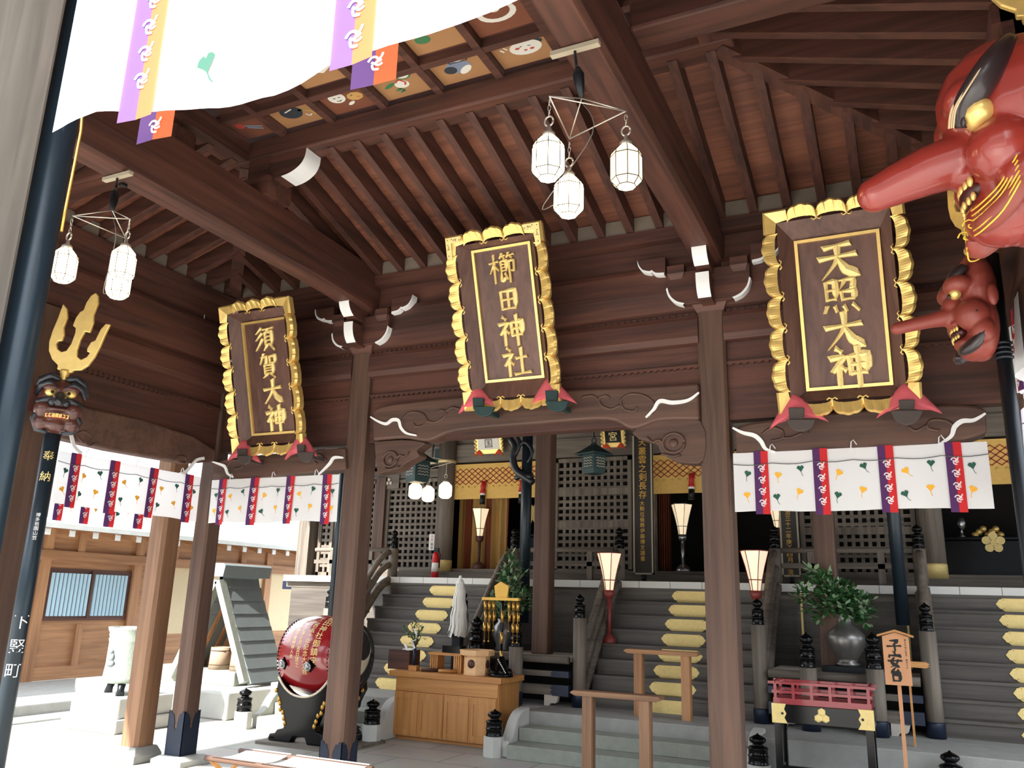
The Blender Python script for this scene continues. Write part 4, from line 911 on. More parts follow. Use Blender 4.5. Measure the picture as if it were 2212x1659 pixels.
# ================================================================ main hall: stone steps, platform, stairs, veranda, lattice front
ZP=.41
mb=MB(); mb.box(-4.05,-1.55,8.95,9.4,0,ZP); mb.box(-1.55,9,8.62,9.4,0,ZP); mb.box(-7.4,-5.72,8.95,9.4,0,ZP)
mb.box(-8.1,9,9.4,14.5,0,ZP); build(mb,'floor.001','stone',loc=(0,9,0),kind='structure',bev=.01)
def stone_steps(x0,x1,label):
    t=thing('stone_steps',label,'steps',((x0+x1)/2,8.35,0))
    for i,(y,z) in enumerate(((8.35,.14),(8.65,.275))):
        mb=MB(); mb.box(x0,x1,y,8.95,0 if i==0 else .14,z); build(mb,'step','stone_step',t,bev=.008)
    for x in (x0-.07,x1+.07):
        pr=smooth2([(8.42,.16),(8.52,.2),(8.62,.33),(8.75,.42),(8.95,.45)],4); mb=MB()
        mb.prism([(x-.06,y,z) for y,z in pr]+[(x-.06,8.95,0),(x-.06,8.42,0)],.12,0,(1,0,0)); build(mb,'curved_cheek','stone_pale',t,bev=.015)
stone_steps(-4.0,-1.6,'grey stone steps in the centre, right of the wooden counter'); stone_steps(-7.36,-5.78,'grey stone steps behind the red drum')
def cap(mb,x,y,z,s=1.0,m=0,wd=1):
    """onion shaped newel cap with collar rings"""
    mb.lathe((x,y,z),[(r*s*wd,h*s) for r,h in ((.085,0),(.088,.01),(.082,.02),(.082,.09),(.088,.095),(.088,.105),(.082,.11),(.08,.18),(.086,.185),(.086,.2),(.07,.215),(.045,.225),(.04,.245),(.06,.26),(.072,.285),(.066,.315),(.035,.34),(.012,.355),(.004,.37),(0,.372))],18,m)
def newel(x,y,z0,zc,s,label,shaft='grey_z',r=.075,group=None,square=0,shoe_=False,wd=1):
    t=thing('newel_post',label,'newel post',(x,y,z0),group); mb=MB()
    mb.lathe((x,y,z0),[(r,0),(r,zc-z0)],20) if not square else mb.lathe((x,y,z0),[(r*1.3,0),(r*1.3,(zc-z0)*.97),(r*1.2,zc-z0)],8,sm=False,rot=PI/8)
    build(mb,'shaft',shaft,t); mb=MB(); cap(mb,x,y,zc,s,0,wd); build(mb,'onion_cap','lacquer',t)
    if shoe_: mb=MB(); mb.lathe((x,y,z0),[(r+.008,0),(r+.008,.13),(r+.004,.15)],20); build(mb,'metal_shoe','bronze',t)
    return t
for x,y,lb in ((-7.5,8.27,'short stone newel with black onion cap left of the steps behind the drum'),(-5.68,8.34,'short stone newel with black onion cap between the hall post and the counter'),(-4.18,8.42,'short stone newel with black onion cap at the right end of the counter'),
    (-1.46,8.42,'short stone newel with black onion cap right of the hall post, by the red-railed table'),(.12,8.45,'short stone newel with black onion cap at the bottom right, under the notice board')):
    newel(x,y,0,.20,.72,lb,'stone_pale',.085,None,1,wd=1.5)
# ---- stairs with gilded plates on the risers
RH,RT,Y0=.1735,.18,9.72
def flight(cx,hw,label,pc):
    t=thing('stairs',label,'stairs',(cx,Y0,ZP)); mb=MB(); n=8
    prof=[(Y0,ZP)]
    for k in range(n): prof+=[(Y0+RT*k,ZP+RH*(k+1)-.03),(Y0+RT*k-.02,ZP+RH*(k+1)-.03),(Y0+RT*k-.02,ZP+RH*(k+1)),(Y0+RT*(k+1),ZP+RH*(k+1))]
    prof[-1]=(11.0,ZP+RH*n); prof.append((11.0,ZP))
    mb.prism([(cx-hw,y,z) for y,z in prof],2*hw,0,(1,0,0)); build(mb,'treads_and_risers','stair_x',t)
    for k in range(n):
        zc=ZP+RH*k+RH*.46; y=Y0+RT*k-.004; w=.275; h=.079
        o=[(-w,0),(-w+.03,.5),(-w+.035,.62),(-w+.06,.7),(-w+.065,.85),(-w+.09,1)]
        pts=[(a,b*h) for a,b in o]+[(-a,b*h) for a,b in reversed(o)]+[(-a,-b*h) for a,b in o[1:]]+[(a,-b*h) for a,b in reversed(o[1:])]
        mb=MB(); mb.prism([(pc+a,y,zc+b) for a,b in pts],.008,0,(0,-1,0))
        for a in (-w+.075,w-.075):
            for b in (-.6,.6): mb.lathe((pc+a,y-.008,zc+b*h),[(.007,0),(.005,.004)],6,1,mx=Matrix(((1,0,0),(0,0,-1),(0,1,0))))
        build(mb,'gold_plate',['gold_leaf','brass'],t)
    return t
flight(-2.645,.98,'wide wooden stairs with gold plates in the centre, behind the two prayer rails',-2.645); flight(-6.33,.98,'wooden stairs with gold plates behind the counter and the red drum',-6.33); flight(1.04,.98,'wooden stairs at the right edge with gold plates partly hidden by a pole',1.04)
def railing(x,label,y0=9.62,y1=11.0):
    t=thing('stair_railing',label,'railing',(x,y0,ZP)); g=1.39/1.28
    def path(off,a,b,cv):
        p=[]
        for i in range(15):
            u=i/14; y=a+(b-a)*u; z=ZP+off+(y-Y0)*g
            e=max(0,(u-.72)/.28); z-=cv*e*e
            p.append((x,y,z))
        return p
    for nm,off,r,fl in (('handrail',.62,.046,1),('middle_rail',.42,.05,1.3),('bottom_rail',.18,.065,1.5)):
        mb=MB(); mb.tube(path(off,y0+.05,y1,.16),r,8,flat=fl); build(mb,nm,'grey_y',t)
    for k in (.28,.62):
        y=y0+(y1-y0)*k; z=ZP+(y-Y0)*g; mb=MB(); mb.box(x-.035,x+.035,y-.05,y+.05,z+.12,z+.60); build(mb,'baluster','grey_z',t)
    return t
NW=[(-7.38,'left of the stairs behind the drum'),(-5.28,'right of the stairs behind the counter'),(-3.68,'left of the centre stairs'),(-1.61,'right of the centre stairs'),(-.01+.05,'left of the stairs at the right edge'),(2.08,'beyond the stairs at the right edge')]
for i,(x,lb) in enumerate(NW):
    newel(x,9.62,ZP,1.41,.76,'foot newel with black cap '+lb,r=.08,shoe_=True)
    newel(x-.0,11.12,1.86,2.32,.80,'veranda newel with black cap '+lb,r=.075)
    railing(x,'curved weathered stair railing '+lb)
# ---- veranda
def joints(name,rgb,bw,dark):
    m=bpy.data.materials.new(name); m.use_nodes=True; t=m.node_tree; b=t.nodes['Principled BSDF']; tc=t.nodes.new('ShaderNodeTexCoord'); br=t.nodes.new('ShaderNodeTexBrick')
    br.inputs['Scale'].default_value=1; br.inputs['Brick Width'].default_value=bw; br.inputs['Row Height'].default_value=5; br.inputs['Mortar Size'].default_value=.004; br.offset=0
    br.inputs['Color1'].default_value=lin(rgb)+(1,); br.inputs['Color2'].default_value=lin(rgb)+(1,); br.inputs['Mortar'].default_value=lin(dark)+(1,)
    t.links.new(tc.outputs['Object'],br.inputs['Vector']); t.links.new(br.outputs['Color'],b.inputs['Base Color']); MATS[name]=m
joints('white_ends',(226,226,222),.42,(120,118,112))
mb=MB(); mb.box(-9.4,9,10.97,11.06,1.79,1.885); build(mb,'trim_6','white_ends',loc=(0,11,1.7),kind='structure')
mb=MB(); mb.box(-9.4,9,11.06,14.5,1.70,1.87); build(mb,'floor.002','grey_x',loc=(0,12,1.7),kind='structure')
mb=MB(); mb.box(-9.3,9,11.07,11.2,ZP,1.70); build(mb,'wall_veranda_base','stair_x',loc=(0,11,ZP),kind='structure')
mb=MB(); mb.box(-9.3,9,11.75,12.0,1.87,2.0); build(mb,'trim_7','grey_x',kind='structure')
YW=12.1
def wallpart(x0,x1,z0,z1,y0=YW,y1=YW+.12): mb.box(x0,x1,y0,y1,z0,z1)
mb=MB(); wallpart(-9.3,9,3.80,4.10,YW-.06,YW+.14); wallpart(-9.3,-6.9,3.58,3.72,YW-.04,YW+.12); wallpart(-9.3,9,4.10,4.6); wallpart(-9.3,9,2.0,2.06,YW-.08,YW+.12)
wallpart(-5.25,-5.08,2.06,3.8); wallpart(-3.78,-3.45,2.06,3.8); wallpart(-1.62,-1.42,2.06,3.8); wallpart(.06,.28,2.06,3.8); wallpart(-9.95,-9.3,1.0,4.4,YW-.1,YW+.1)
build(mb,'wall_shrine','grey_x',loc=(0,YW,2),kind='structure')
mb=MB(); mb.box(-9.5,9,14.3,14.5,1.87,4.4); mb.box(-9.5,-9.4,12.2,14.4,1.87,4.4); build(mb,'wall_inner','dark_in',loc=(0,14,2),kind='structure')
mb=MB(); mb.box(-8.7,9,7.15,9.3,4.42,4.5); mb.box(-9.9,9,9.3,14.6,4.42,4.5); build(mb,'ceiling.002','hall_x',loc=(0,12,4.4),kind='structure')  # first slab is an added extension that keeps sun off the stairs
def lattice(x0,x1,z0,z1,label,bands=(),pitch=.105,bw=.045,y=YW-.02):
    t=thing('lattice_panel',label,'lattice panel',((x0+x1)/2,y,z0)); mb=MB(); f=.06
    for a,b,c,d in ((x0,x0+f,z0,z1),(x1-f,x1,z0,z1),(x0,x1,z0,z0+f),(x0,x1,z1-f,z1)): mb.box(a,b,y-.02,y+.05,c,d)
    for b in bands: mb.box(x0+f,x1-f,y-.015,y+.05,b-.05,b+.05)
    build(mb,'frame','grey_z',t); mb=MB(); n=max(2,round((x1-x0-2*f)/pitch)); k=(x1-x0-2*f)/n
    for i in range(1,n): mb.box(x0+f+k*i-bw/2,x0+f+k*i+bw/2,y,y+.03,z0+f,z1-f)
    n=max(2,round((z1-z0-2*f)/pitch)); k=(z1-z0-2*f)/n
    for i in range(1,n): mb.box(x0+f,x1-f,y+.002,y+.034,z0+f+k*i-bw/2,z0+f+k*i+bw/2)
    build(mb,'lattice_bars','grey_x',t); mb=MB(); mb.box(x0+.02,x1-.02,y+.09,y+.10,z0+.02,z1-.02); build(mb,'shade_backing','dark_in',t); return t  # near-black sheet standing in for the unlit interior behind the bars
lattice(-8.22,-7.02,2.02,3.56,'weathered lattice panel with the fire extinguisher in front of it'); lattice(-9.25,-8.42,2.02,3.56,'narrow weathered lattice panel behind the hall post at the left')
lattice(-5.06,-3.80,2.02,3.78,'weathered lattice panel behind the green hanging lantern',(2.75,3.25)); lattice(-1.40,.04,2.02,3.6,'weathered lattice panel behind the green branches in the vase',(2.62,))
lattice(-9.25,-8.95,1.9,3.3,'lattice panel beside the grey corner post, left of the hall post',y=11.6)
mb=MB(); mb.box(-8.42,-8.22,YW-.1,YW+.05,1.9,3.6); tag(build(mb,'door_post','post_z'),'brown square post between the two left lattice panels','post')
p=PY(660,1200,11.5); t=thing('corner_post','weathered grey corner post of the main hall with dark metal bands','post',(p.x,11.5,0)); mb=MB(); mb.box(p.x-.12,p.x+.12,11.4,11.64,.4,4.3); build(mb,'shaft','grey_z',t)
mb=MB(); mb.box(p.x-.3,p.x+.5,11.33,11.40,1.66,1.86); build(mb,'metal_band','bronze',t,bev=.01)
mb=MB(); mb.box(p.x+.1,p.x+1.2,11.2,11.45,.41,1.6); build(mb,'wall_corner','stair_x',kind='structure')
# round pillars with gilded feet
def pillar(x,label,r=.15):
    t=thing('round_pillar',label,'pillar',(x,YW-.12,1.9)); mb=MB(); mb.lathe((x,YW-.12,1.9),[(r,0),(r,2.3)],24); build(mb,'shaft','grey_z',t)
    mb=MB(); mb.lathe((x,YW-.12,2.0),[(r+.006,0),(r+.006,.17),(r+.001,.19)],24); build(mb,'gilded_foot','gold_leaf',t)
    mb=MB(); mb.lathe((x,YW-.12,3.78),[(r+.006,0),(r+.006,.05)],24); build(mb,'gilded_band','gold_leaf',t)
pillar(PY(967,1100,YW).x+.02,'round weathered pillar with gilded foot left of the draped doorway'); pillar(PY(2013,1180,YW).x,'round weathered pillar with gilded foot left of the right doorway')
# porch pillars standing in front, on the low shelves
for px_,lb in ((1173,'square brown porch pillar in the centre, behind the gilt stand'),(1790,'square brown porch pillar behind the green branches')):
    p=PY(px_,1300,9.95); mb=MB(); mb.box(p.x-.11,p.x+.11,9.85,10.07,.95,4.42); tag(build(mb,'porch_pillar','post_z',bev=.02),lb,'pillar')
# veranda rails between the stairs
for a,b,lb in ((-8.9,-7.45,'low veranda rail left of the stairs behind the drum'),(-5.2,-3.76,'low veranda rail in front of the middle lattice panel'),(-1.53,-.03,'low veranda rail in front of the right lattice panel')):
    t=thing('veranda_rail',lb,'railing',((a+b)/2,11.12,1.87)); 
    mb=MB(); mb.tube([(a,11.12,2.30),(b,11.12,2.30)],.035,10); build(mb,'handrail','grey_x',t)
    mb=MB(); mb.box(a,b,11.09,11.15,2.08,2.14); build(mb,'middle_rail','grey_x',t)
    for x in (a+.35,b-.35): mb=MB(); mb.box(x-.04,x+.04,11.09,11.15,1.87,2.28); build(mb,'baluster','grey_z',t)
# ---- doorways: gold misu valances, drapes, furniture inside
def misu(x0,x1,label,tas):
    t=thing('brocade_valance',label,'valance',((x0+x1)/2,YW-.08,3.2)); z0,z1=3.18,3.76; y=YW-.09
    mb=MB(); mb.box(x0,x1,y,y+.02,z0,z1); build(mb,'cloth','brocade',t)
    F=Frame((x0,y,z0),(1,0,0),(0,0,1)); mb=MB(); w=x1-x0; n=round(w/.11); k=w/n
    for i in range(n):
        for j in range(3):
            z=.24+.088*j; mat_line(mb,F,[(i*k,z),(i*k+k/2,z+.044)],.012,.006,0); mat_line(mb,F,[(i*k+k/2,z+.044),((i+1)*k,z)],.012,.006,0); mat_line(mb,F,[(i*k,z+.088),(i*k+k/2,z+.044)],.012,.006,0); mat_line(mb,F,[(i*k+k/2,z+.044),((i+1)*k,z+.088)],.012,.006,0)
    build(mb,'silk_net','net_red',t)
    for i in range(n): mb=MB(); mb.ball((x0+k*(i+.5),y-.01,z0+.20),.016,8); build(mb,'net_bead','gold',t)
    for tx in tas:
        c=x0+w*tx; mb=MB(); mb.tube([(c,y-.03,z0+.28),(c,y-.04,z0+.12)],[.03,.04],8); mb.tube([(c+.05,y-.03,z0+.3),(c+.02,y-.04,z0+.1)],.012,6,1); mb.ball((c,y-.04,z0+.10),.05,10); mb.tube([(c,y-.04,z0+.12),(c,y-.04,z0+.05)],.045,8,2); mb.tube([(c,y-.04,z0+.05),(c,y-.04,z0-.10)],[.042,.048],10,3); build(mb,'tassel',['silk_red','silk_red','paper','black_line'],t)
misu(-6.86,-5.28,'golden brocade valance with red net and tassels over the draped doorway',(.36,.80)); misu(-3.44,-1.64,'golden brocade valance with one red tassel over the centre doorway, beside the tall sign',(.32,)); misu(.3,2.2,'golden brocade valance over the right doorway behind the white curtain',(.5,))
def drape(x0,x1,z0,z1,y,label,mt):
    n=60; mb=MB(); vs=[]
    for i in range(n+1):
        u=i/n; vs+=[(x0+(x1-x0)*u,y+.05*math.sin(u*36)+.02*math.sin(u*11),z0),(x0+(x1-x0)*u,y+.03*math.sin(u*36),z1)]
    mb.add(vs,[(2*i,2*i+2,2*i+3,2*i+1) for i in range(n)],0,True)
    for i in range(n):
        if (i//8)%3==1: mb.m[i]=1
    return tag(build(mb,'drape',[mt,'drape_red']),label,'drape')
drape(-6.95,-6.0,2.06,3.3,12.4,'ochre and brown folded drape inside the left doorway','drape'); drape(-3.5,-3.3,2.06,3.3,12.45,'brown tied drape at the left side of the centre doorway','drape_red')
def bonbori(x,y,z0,z1,label,pole_='red_paint',s=1.0):
    """flared six-sided paper lamp on a slim pole"""
    t=thing('standing_lamp',label,'lamp',(x,y,z0)); zs=z1-.36*s
    pr=[(.042,0),(.058,.10),(.085,.22),(.125,.36)]; pr=[(a*s,b*s) for a,b in pr]
    mb=MB(); mb.lathe((x,y,zs),pr,6,sm=False); build(mb,'paper_shade','lamp_paper',t); mb=MB()
    for j in range(6): mb.tube([(x+math.cos(j*PI/3)*a*1.02,y+math.sin(j*PI/3)*a*1.02,zs+b) for a,b in pr],.004*s,5)
    for a,b in (pr[0],pr[1],pr[3]): mb.tube([(x+math.cos(j*PI/3)*a*1.02,y+math.sin(j*PI/3)*a*1.02,zs+b) for j in range(7)],.005*s,5)
    build(mb,'ribs',pole_,t)
    mb=MB(); mb.lathe((x,y,zs-.08*s),[(.02*s,0),(.05*s,.03*s),(.055*s,.085*s)],12); build(mb,'collar',pole_,t)
    mb=MB(); mb.tube([(x,y,z0+.05),(x,y,zs-.05*s)],[.018*s,.024*s],10); build(mb,'pole','red_paint' if pole_=='red_paint' else pole_,t)
    bs=min(s,.95) if pole_!='red_paint' else .74; mb=MB(); mb.lathe((x,y,z0),[(.11*bs,0),(.115*bs,.02),(.10*bs,.06),(.06*bs,.10),(.02*bs,.12)],16); build(mb,'base',pole_,t); return t
def on_tread(k): return Y0+RT*k+.07, ZP+RH*(k+1)
y,z=on_tread(3); p=PY(1316,1300,y); bonbori(p.x,y,z,PY(1313,1195,y).z,'red flared paper lamp on the centre stairs, near its left railing',s=1.3); p=PY(1634,1300,y); bonbori(p.x,y,z,PY(1634,1190,y).z,'red flared paper lamp right of the hall post, on the centre stairs',s=1.3)
bonbori(PY(1474,1160,12.3).x,12.3,2.06,PY(1474,1090,12.3).z,'flared paper lamp on a steel pole inside the centre doorway','steel',1.25); bonbori(PY(1040,1140,12.2).x,12.15,2.06,PY(1040,1100,12.2).z,'brown-ribbed flared paper lamp in front of the ochre drape','hall_z',1.25); bonbori(PY(1680,1120,12.0).x,11.95,2.0,PY(1680,1085,12).z,'flared paper lamp half hidden under the right curtain','hall_z')
def black_table(x,y,w,d,h,label,mt='lacquer'):
    t=thing('altar_table',label,'table',(x,y,1.87)); z=1.87
    mb=MB(); mb.box(x-w/2,x+w/2,y-d/2,y+d/2,z+h-.05,z+h); build(mb,'top',mt,t,bev=.01)
    for a in (-1,1):
        for b in (-1,1): mb=MB(); mb.box(x+a*(w/2-.06)-.03,x+a*(w/2-.06)+.03,y+b*(d/2-.05)-.03,y+b*(d/2-.05)+.03,z,z+h-.05); build(mb,'leg',mt,t)
    mb=MB(); mb.box(x-w/2+.05,x+w/2-.05,y-d/2+.02,y-d/2+.05,z+.15,z+h-.06); build(mb,'apron',mt,t); return t
black_table(-5.7,12.95,.75,.45,.80,'black lacquer altar table inside the left doorway under the gold paper wand')
def gohei(x,y,z,label):
    t=thing('gold_wand',label,'offering',(x,y,z)); mb=MB(); mb.lathe((x,y,z),[(.07,0),(.05,.02),(.02,.05),(.03,.10),(.015,.14),(.015,.2)],12); build(mb,'silver_stand','steel',t)
    mb=MB(); 
    for sg in (-1,1): 
        for j in range(3): mb.prism([(x+sg*(.0+.05*j),y-.012*j,z+.22-.02*j),(x+sg*(.10+.06*j),y-.012*j,z+.34+.04*j),(x+sg*(.06+.05*j),y-.012*j,z+.50+.0*j),(x+sg*.02,y-.012*j,z+.45)],.004,0,(0,-1,0))
    build(mb,'gold_paper','gold_leaf',t); mb=MB(); mb.tube([(x,y,z+.18),(x,y,z+.6)],.008,6); build(mb,'stick','oak_z',t)
gohei(-5.72,12.9,2.67,'golden folded paper wand on a silver stand in the left doorway')
mb=MB(); mb.lathe((-2.85,13.3,1.87),[(.11,0),(.11,2.3)],18); tag(build(mb,'vermilion_pillar','vermilion'),'vermilion pillar in the dark behind the centre doorway','pillar')
black_table(-1.2,12.75,.7,.4,.7,'dark altar table glimpsed between the hall post and the right curtain')
def sanbo(x,y,z,s,label):
    t=thing('offering_stand',label,'offering stand',(x,y,z)); h=.20*s; w=.105*s
    mb=MB(); mb.lathe((x,y,z),[(w*1.32,0),(w*1.32,h)],8,sm=False,rot=PI/8); build(mb,'body','hinoki',t)
    for dx,dy,mx in ((0,-1,Matrix(((1,0,0),(0,0,-1),(0,1,0)))),(1,0,Matrix(((0,0,1),(0,1,0),(-1,0,0))))):
        mb=MB(); mb.lathe((x+dx*(w*1.215),y+dy*w*1.215,z+h*.58),[(.0,0.002),(.045*s,.002),(.045*s,0)],16,0,mx=mx); build(mb,'round_hole','hall_x',t)
    mb=MB(); mb.lathe((x,y,z+h),[(w*1.75,0),(w*1.8,.055*s),(w*1.7,.055*s),(w*1.65,.012*s),(0,.012*s)],8,sm=False,rot=PI/8); build(mb,'tray','hinoki',t); return t
sanbo(-1.32,12.7,2.57,.9,'pale offering stand with a round hole, half hidden behind the right curtain')
p=PY(2100,1200,12.9); t=black_table(p.x+.25,13.0,1.3,.5,.72,'black altar chest with a gold flower crest in the right doorway')
mb=MB(); F=Frame((PY(2146,1172,12.72).x,12.72,PY(2146,1172,12.72).z),(1,0,0),(0,0,1))
for i in range(5): mb.prism([F(.085*math.cos(i*2*PI/5+.3)+.055*math.cos(a),.085*math.sin(i*2*PI/5+.3)+.055*math.sin(a),0) for a in [j*PI/6 for j in range(12)]],.01,0,(0,-1,0))
mb.prism([F(.04*math.cos(j*PI/5),.04*math.sin(j*PI/5),.012) for j in range(10)],.006,0,(0,-1,0)); build(mb,'gold_crest','gold_leaf',t)
mb=MB(); mb.lathe((PY(2075,1128,12.9).x,12.9,2.59),[(.06,0),(.02,.03),(.018,.1),(.05,.13),(.06,.2),(.04,.26)],14); tag(build(mb,'silver_vase','steel'),'small silver vase on the black altar chest in the right doorway','vase')
t=thing('gilt_ornament','pile of gilt ornament on the black altar chest at the far right','ornament',(PY(2130,1120,12.9).x,12.9,2.59)); mb=MB()
for i in range(7): mb.ball((PY(2130,1120,12.9).x+.05*(i-3),12.9+.02*(i%2),2.62+.04*(i%3)),.045,10)
build(mb,'gilt_cluster','gold',t)
# ---- signs
def tall_sign(px0,px1,ytop,ybot,y,label,txt,big,small):
    a=PY(px0,ybot,y);b=PY(px1,ybot,y); x0,x1=a.x,b.x; z0=(a.z+b.z)/2; z1=PY((px0+px1)/2,ytop,y).z+.1
    t=thing('tall_sign',label,'sign',((x0+x1)/2,y,z0)); mb=MB(); mb.box(x0,x1,y,y+.04,z0,z1); build(mb,'board','sign_black',t); mb=MB()
    for q in ((x0,x0+.022,z0,z1),(x1-.022,x1,z0,z1),(x0,x1,z0,z0+.022)): mb.box(q[0],q[1],y-.012,y+.05,q[2],q[3])
    build(mb,'edge_frame','frame_pale',t); F=Frame((0,y-.001,0),(1,0,0),(0,0,1)); mb=MB(); cx=(x0+x1)/2
    zt=PY((px0+px1)/2,txt,y).z; column_text(mb,big,F,cx,zt,.115,.128,.002); zt-=.128*len(big)+.02; column_text(mb,small,F,cx-.01,zt,.068,.078,.002); build(mb,'gilt_lettering','gold_ink',t)
    if z0>1.9: mb=MB(); mb.ball((cx,y+.02,z0-.05),.035,8); mb.box(cx-.03,cx+.03,y,y+.04,1.87,z0+.01); build(mb,'foot','iron',t)
tall_sign(1369,1412,955,1241,11.6,'tall black sign with gilt characters left of the centre doorway',947,'天叢雲之剣長存','大勲位侯爵伊藤博文謹書')
tall_sign(1690,1731,1080,1246,11.6,'tall black sign with gilt characters half covered by the right curtain',1085,'','明治三十二年庚子四月下浣')
def small_plaque(px0,px1,y0,y1,Y,label,panel_,ch,inkm):
    a=PY(px0,y1,Y);b=PY(px1,y1,Y); z1=a.z+.50; t=thing('small_plaque',label,'plaque',((a.x+b.x)/2,Y,a.z)); w=b.x-a.x
    v=Vector((0,-.12,.5)).normalized(); F=Frame((a.x,Y,(a.z+b.z)/2),(1,0,0),v); mb=MB(); mb.prism([F(0,0),F(w,0),F(w,.55),F(0,.55)],.02,0,F.n); build(mb,'gilt_frame','gold',t)
    mb=MB(); mb.prism([F(.05,.07,.021),F(w-.05,.07,.021),F(w-.05,.5,.021),F(.05,.5,.021)],.004,0,F.n); build(mb,'panel',panel_,t)
    mb=MB()
    for i in range(9):
        for x in (0,w): mb.ball(F(x,.03+.06*i,.02),.028,8)
    build(mb,'scalloped_edge','gold_leaf',t); mb=MB(); 
    for i,c in enumerate(ch): letter(mb,c,F,w/2,.17+.16*i,.14,.027)
    build(mb,'lettering',inkm,t)
    for x in (.06,w-.06):
        mb=MB(); mb.prism([F(x,.07,.03),F(x-.09,-.04,.05),F(x-.02,.0,.05),F(x+.02,.0,.05),F(x+.09,-.04,.05)],.02,0,F.n); build(mb,'red_cushion','orange_cloth',t)
small_plaque(1030,1087,935,980,11.95,'small gilt plaque with a white panel glimpsed under the centre beam','paper','国',"ink"); small_plaque(1303,1351,920,966,11.95,'small black plaque with gold character glimpsed under the right part of the centre beam','lacquer','宮天',"gold_leaf")
# ---- green bronze lanterns, far lantern cluster, pole with dark scroll ornament
def bronze_lantern(x,y,z,s,label):
    t=thing('bronze_lantern',label,'lantern',(x,y,z)); rt=.35
    mb=MB(); mb.lathe((x,y,z),[(.13*s,-.22*s),(.15*s,-.16*s),(.15*s,.02*s)],4,sm=False,rot=rt); build(mb,'body','green_bronze',t)
    for k in range(4):
        a=rt+PI/4+k*PI/2; n=Vector((math.cos(a),math.sin(a),0)); u=Vector((-n.y,n.x,0)); F=Frame(Vector((x,y,z-.08*s))+n*.108*s,u,(0,0,1)); mb=MB()
        for i in range(4):
            for j in range(3): mat_line(mb,F,[((-.07+.05*j)*s,(-.06+.035*i)*s),((-.045+.05*j)*s,(-.045+.035*i)*s),((-.02+.05*j)*s,(-.06+.035*i)*s)],.008*s,.008)
        build(mb,'pierced_panel','frame_pale',t)
    mb=MB(); mb.lathe((x,y,z+.02*s),[(.24*s,0),(.25*s,.012*s),(.13*s,.08*s),(.05*s,.13*s),(.03*s,.16*s)],4,sm=False,rot=rt); build(mb,'roof','green_bronze',t)
    mb=MB(); mb.tube([(x+.03*s*math.cos(a),y,z+.21*s+.035*s*math.sin(a)) for a in [i*PI/6 for i in range(13)]],.008*s,6); mb.tube([(x,y,z+.24*s),(x,y,4.42)],.01*s,6); build(mb,'ring_and_chain','iron',t)
p=PY(1283,992,9.35); bronze_lantern(p.x,9.35,p.z+.03,.95,'green bronze hanging lantern in front of the middle lattice panel'); p=PY(903,1008,9.35); bronze_lantern(p.x,9.35,p.z+.03,1.1,'dark green bronze lantern behind the far glowing lamps at the left')
V=[PZ(x,y,3.42) for x,y in ((895,1000),(926,1012),(980,998))]
hanger('wire hanger with three lamps seen far behind under the centre beam',(sum((v for v in V),Vector())/3)+Vector((0,0,.98)),V)
for i,((x,yy),lb) in enumerate(zip(((897,1060),(925,1067),(962,1059)),('left of the three far glowing lamps under the centre beam','lowest of the three far glowing lamps, in the middle','right of the three far glowing lamps, in front of the round pillar'))):
    p=PY(x,yy,V[i].y); lantern((p.x,V[i].y,p.z),lb,.09,.22,'lamp_glass',max(.03,3.42-p.z-.2))
p0=PY(1135,1150,10.5); t=thing('scroll_pole','blue-black pole with a dark scrolled dragon-like ornament near the porch pillar','pole',(p0.x,10.5,1.87))
mb=MB(); mb.tube([(p0.x,10.5,1.3),(p0.x,10.5,4.4)],.075,14); build(mb,'shaft','pole_blue',t); mb=MB()
for pts,r in (([(1152,1042),(1135,1030),(1115,1015),(1108,990),(1112,965),(1100,945)],[.05,.06,.055,.05,.045,.03]),([(1112,985),(1122,960),(1112,940),(1095,935)],[.03,.035,.03,.02]),([(1150,1030),(1125,1028),(1112,1035)],[.05,.04,.02]),([(1140,1000),(1150,975),(1135,955),(1120,965)],[.02,.03,.025,.02])):
    mb.tube([PY(x,y,10.4) for x,y in smooth2(pts,3)],[r[min(len(r)-1,i//3)] for i in range(3*(len(pts)-1)+1)],8)
build(mb,'scroll_ornament','hair_blue',t)
for px_,y,zb,lb in ((1938,10.3,1.45,'blue-black drain pipe pole right of the green branches'),(727,9.5,1.0,'steel-blue pole close behind the hall post above the drum')):
    p=PY(px_,1200,y); mb=MB(); mb.tube([(p.x,y,zb),(p.x,y,4.42)],.07 if px_>1000 else .055,14); tag(build(mb,'drain_pole','pole_blue'),lb,'pole')
# extinguisher and paper notice on the veranda
p=PY(926,1225,11.4); t=thing('fire_extinguisher','red fire extinguisher standing before the left lattice panel','fire extinguisher',(p.x,11.6,1.87)); mb=MB(); mb.lathe((p.x,11.6,1.87),[(.055,0),(.06,.02),(.06,.34),(.045,.40),(.02,.43)],16); build(mb,'cylinder','red_can',t)
mb=MB(); mb.lathe((p.x,11.6,1.99),[(.0605,0),(.0605,.14)],16); build(mb,'label_band','paper',t); mb=MB(); mb.box(p.x-.03,p.x+.05,11.58,11.62,2.30,2.36); mb.tube([(p.x+.04,11.6,2.33),(p.x+.08,11.6,2.25),(p.x+.07,11.6,2.05)],.01,6); build(mb,'valve_and_hose','iron',t)
a=PY(923,1153,11.98); b=PY(935,1188,11.98); t=thing('paper_notice','small white paper notice with red and black writing on the left lattice panel','notice',(a.x,12.05,b.z)); mb=MB(); mb.box(a.x,b.x+.01,12.045,12.05,b.z,a.z); build(mb,'sheet','paper',t)
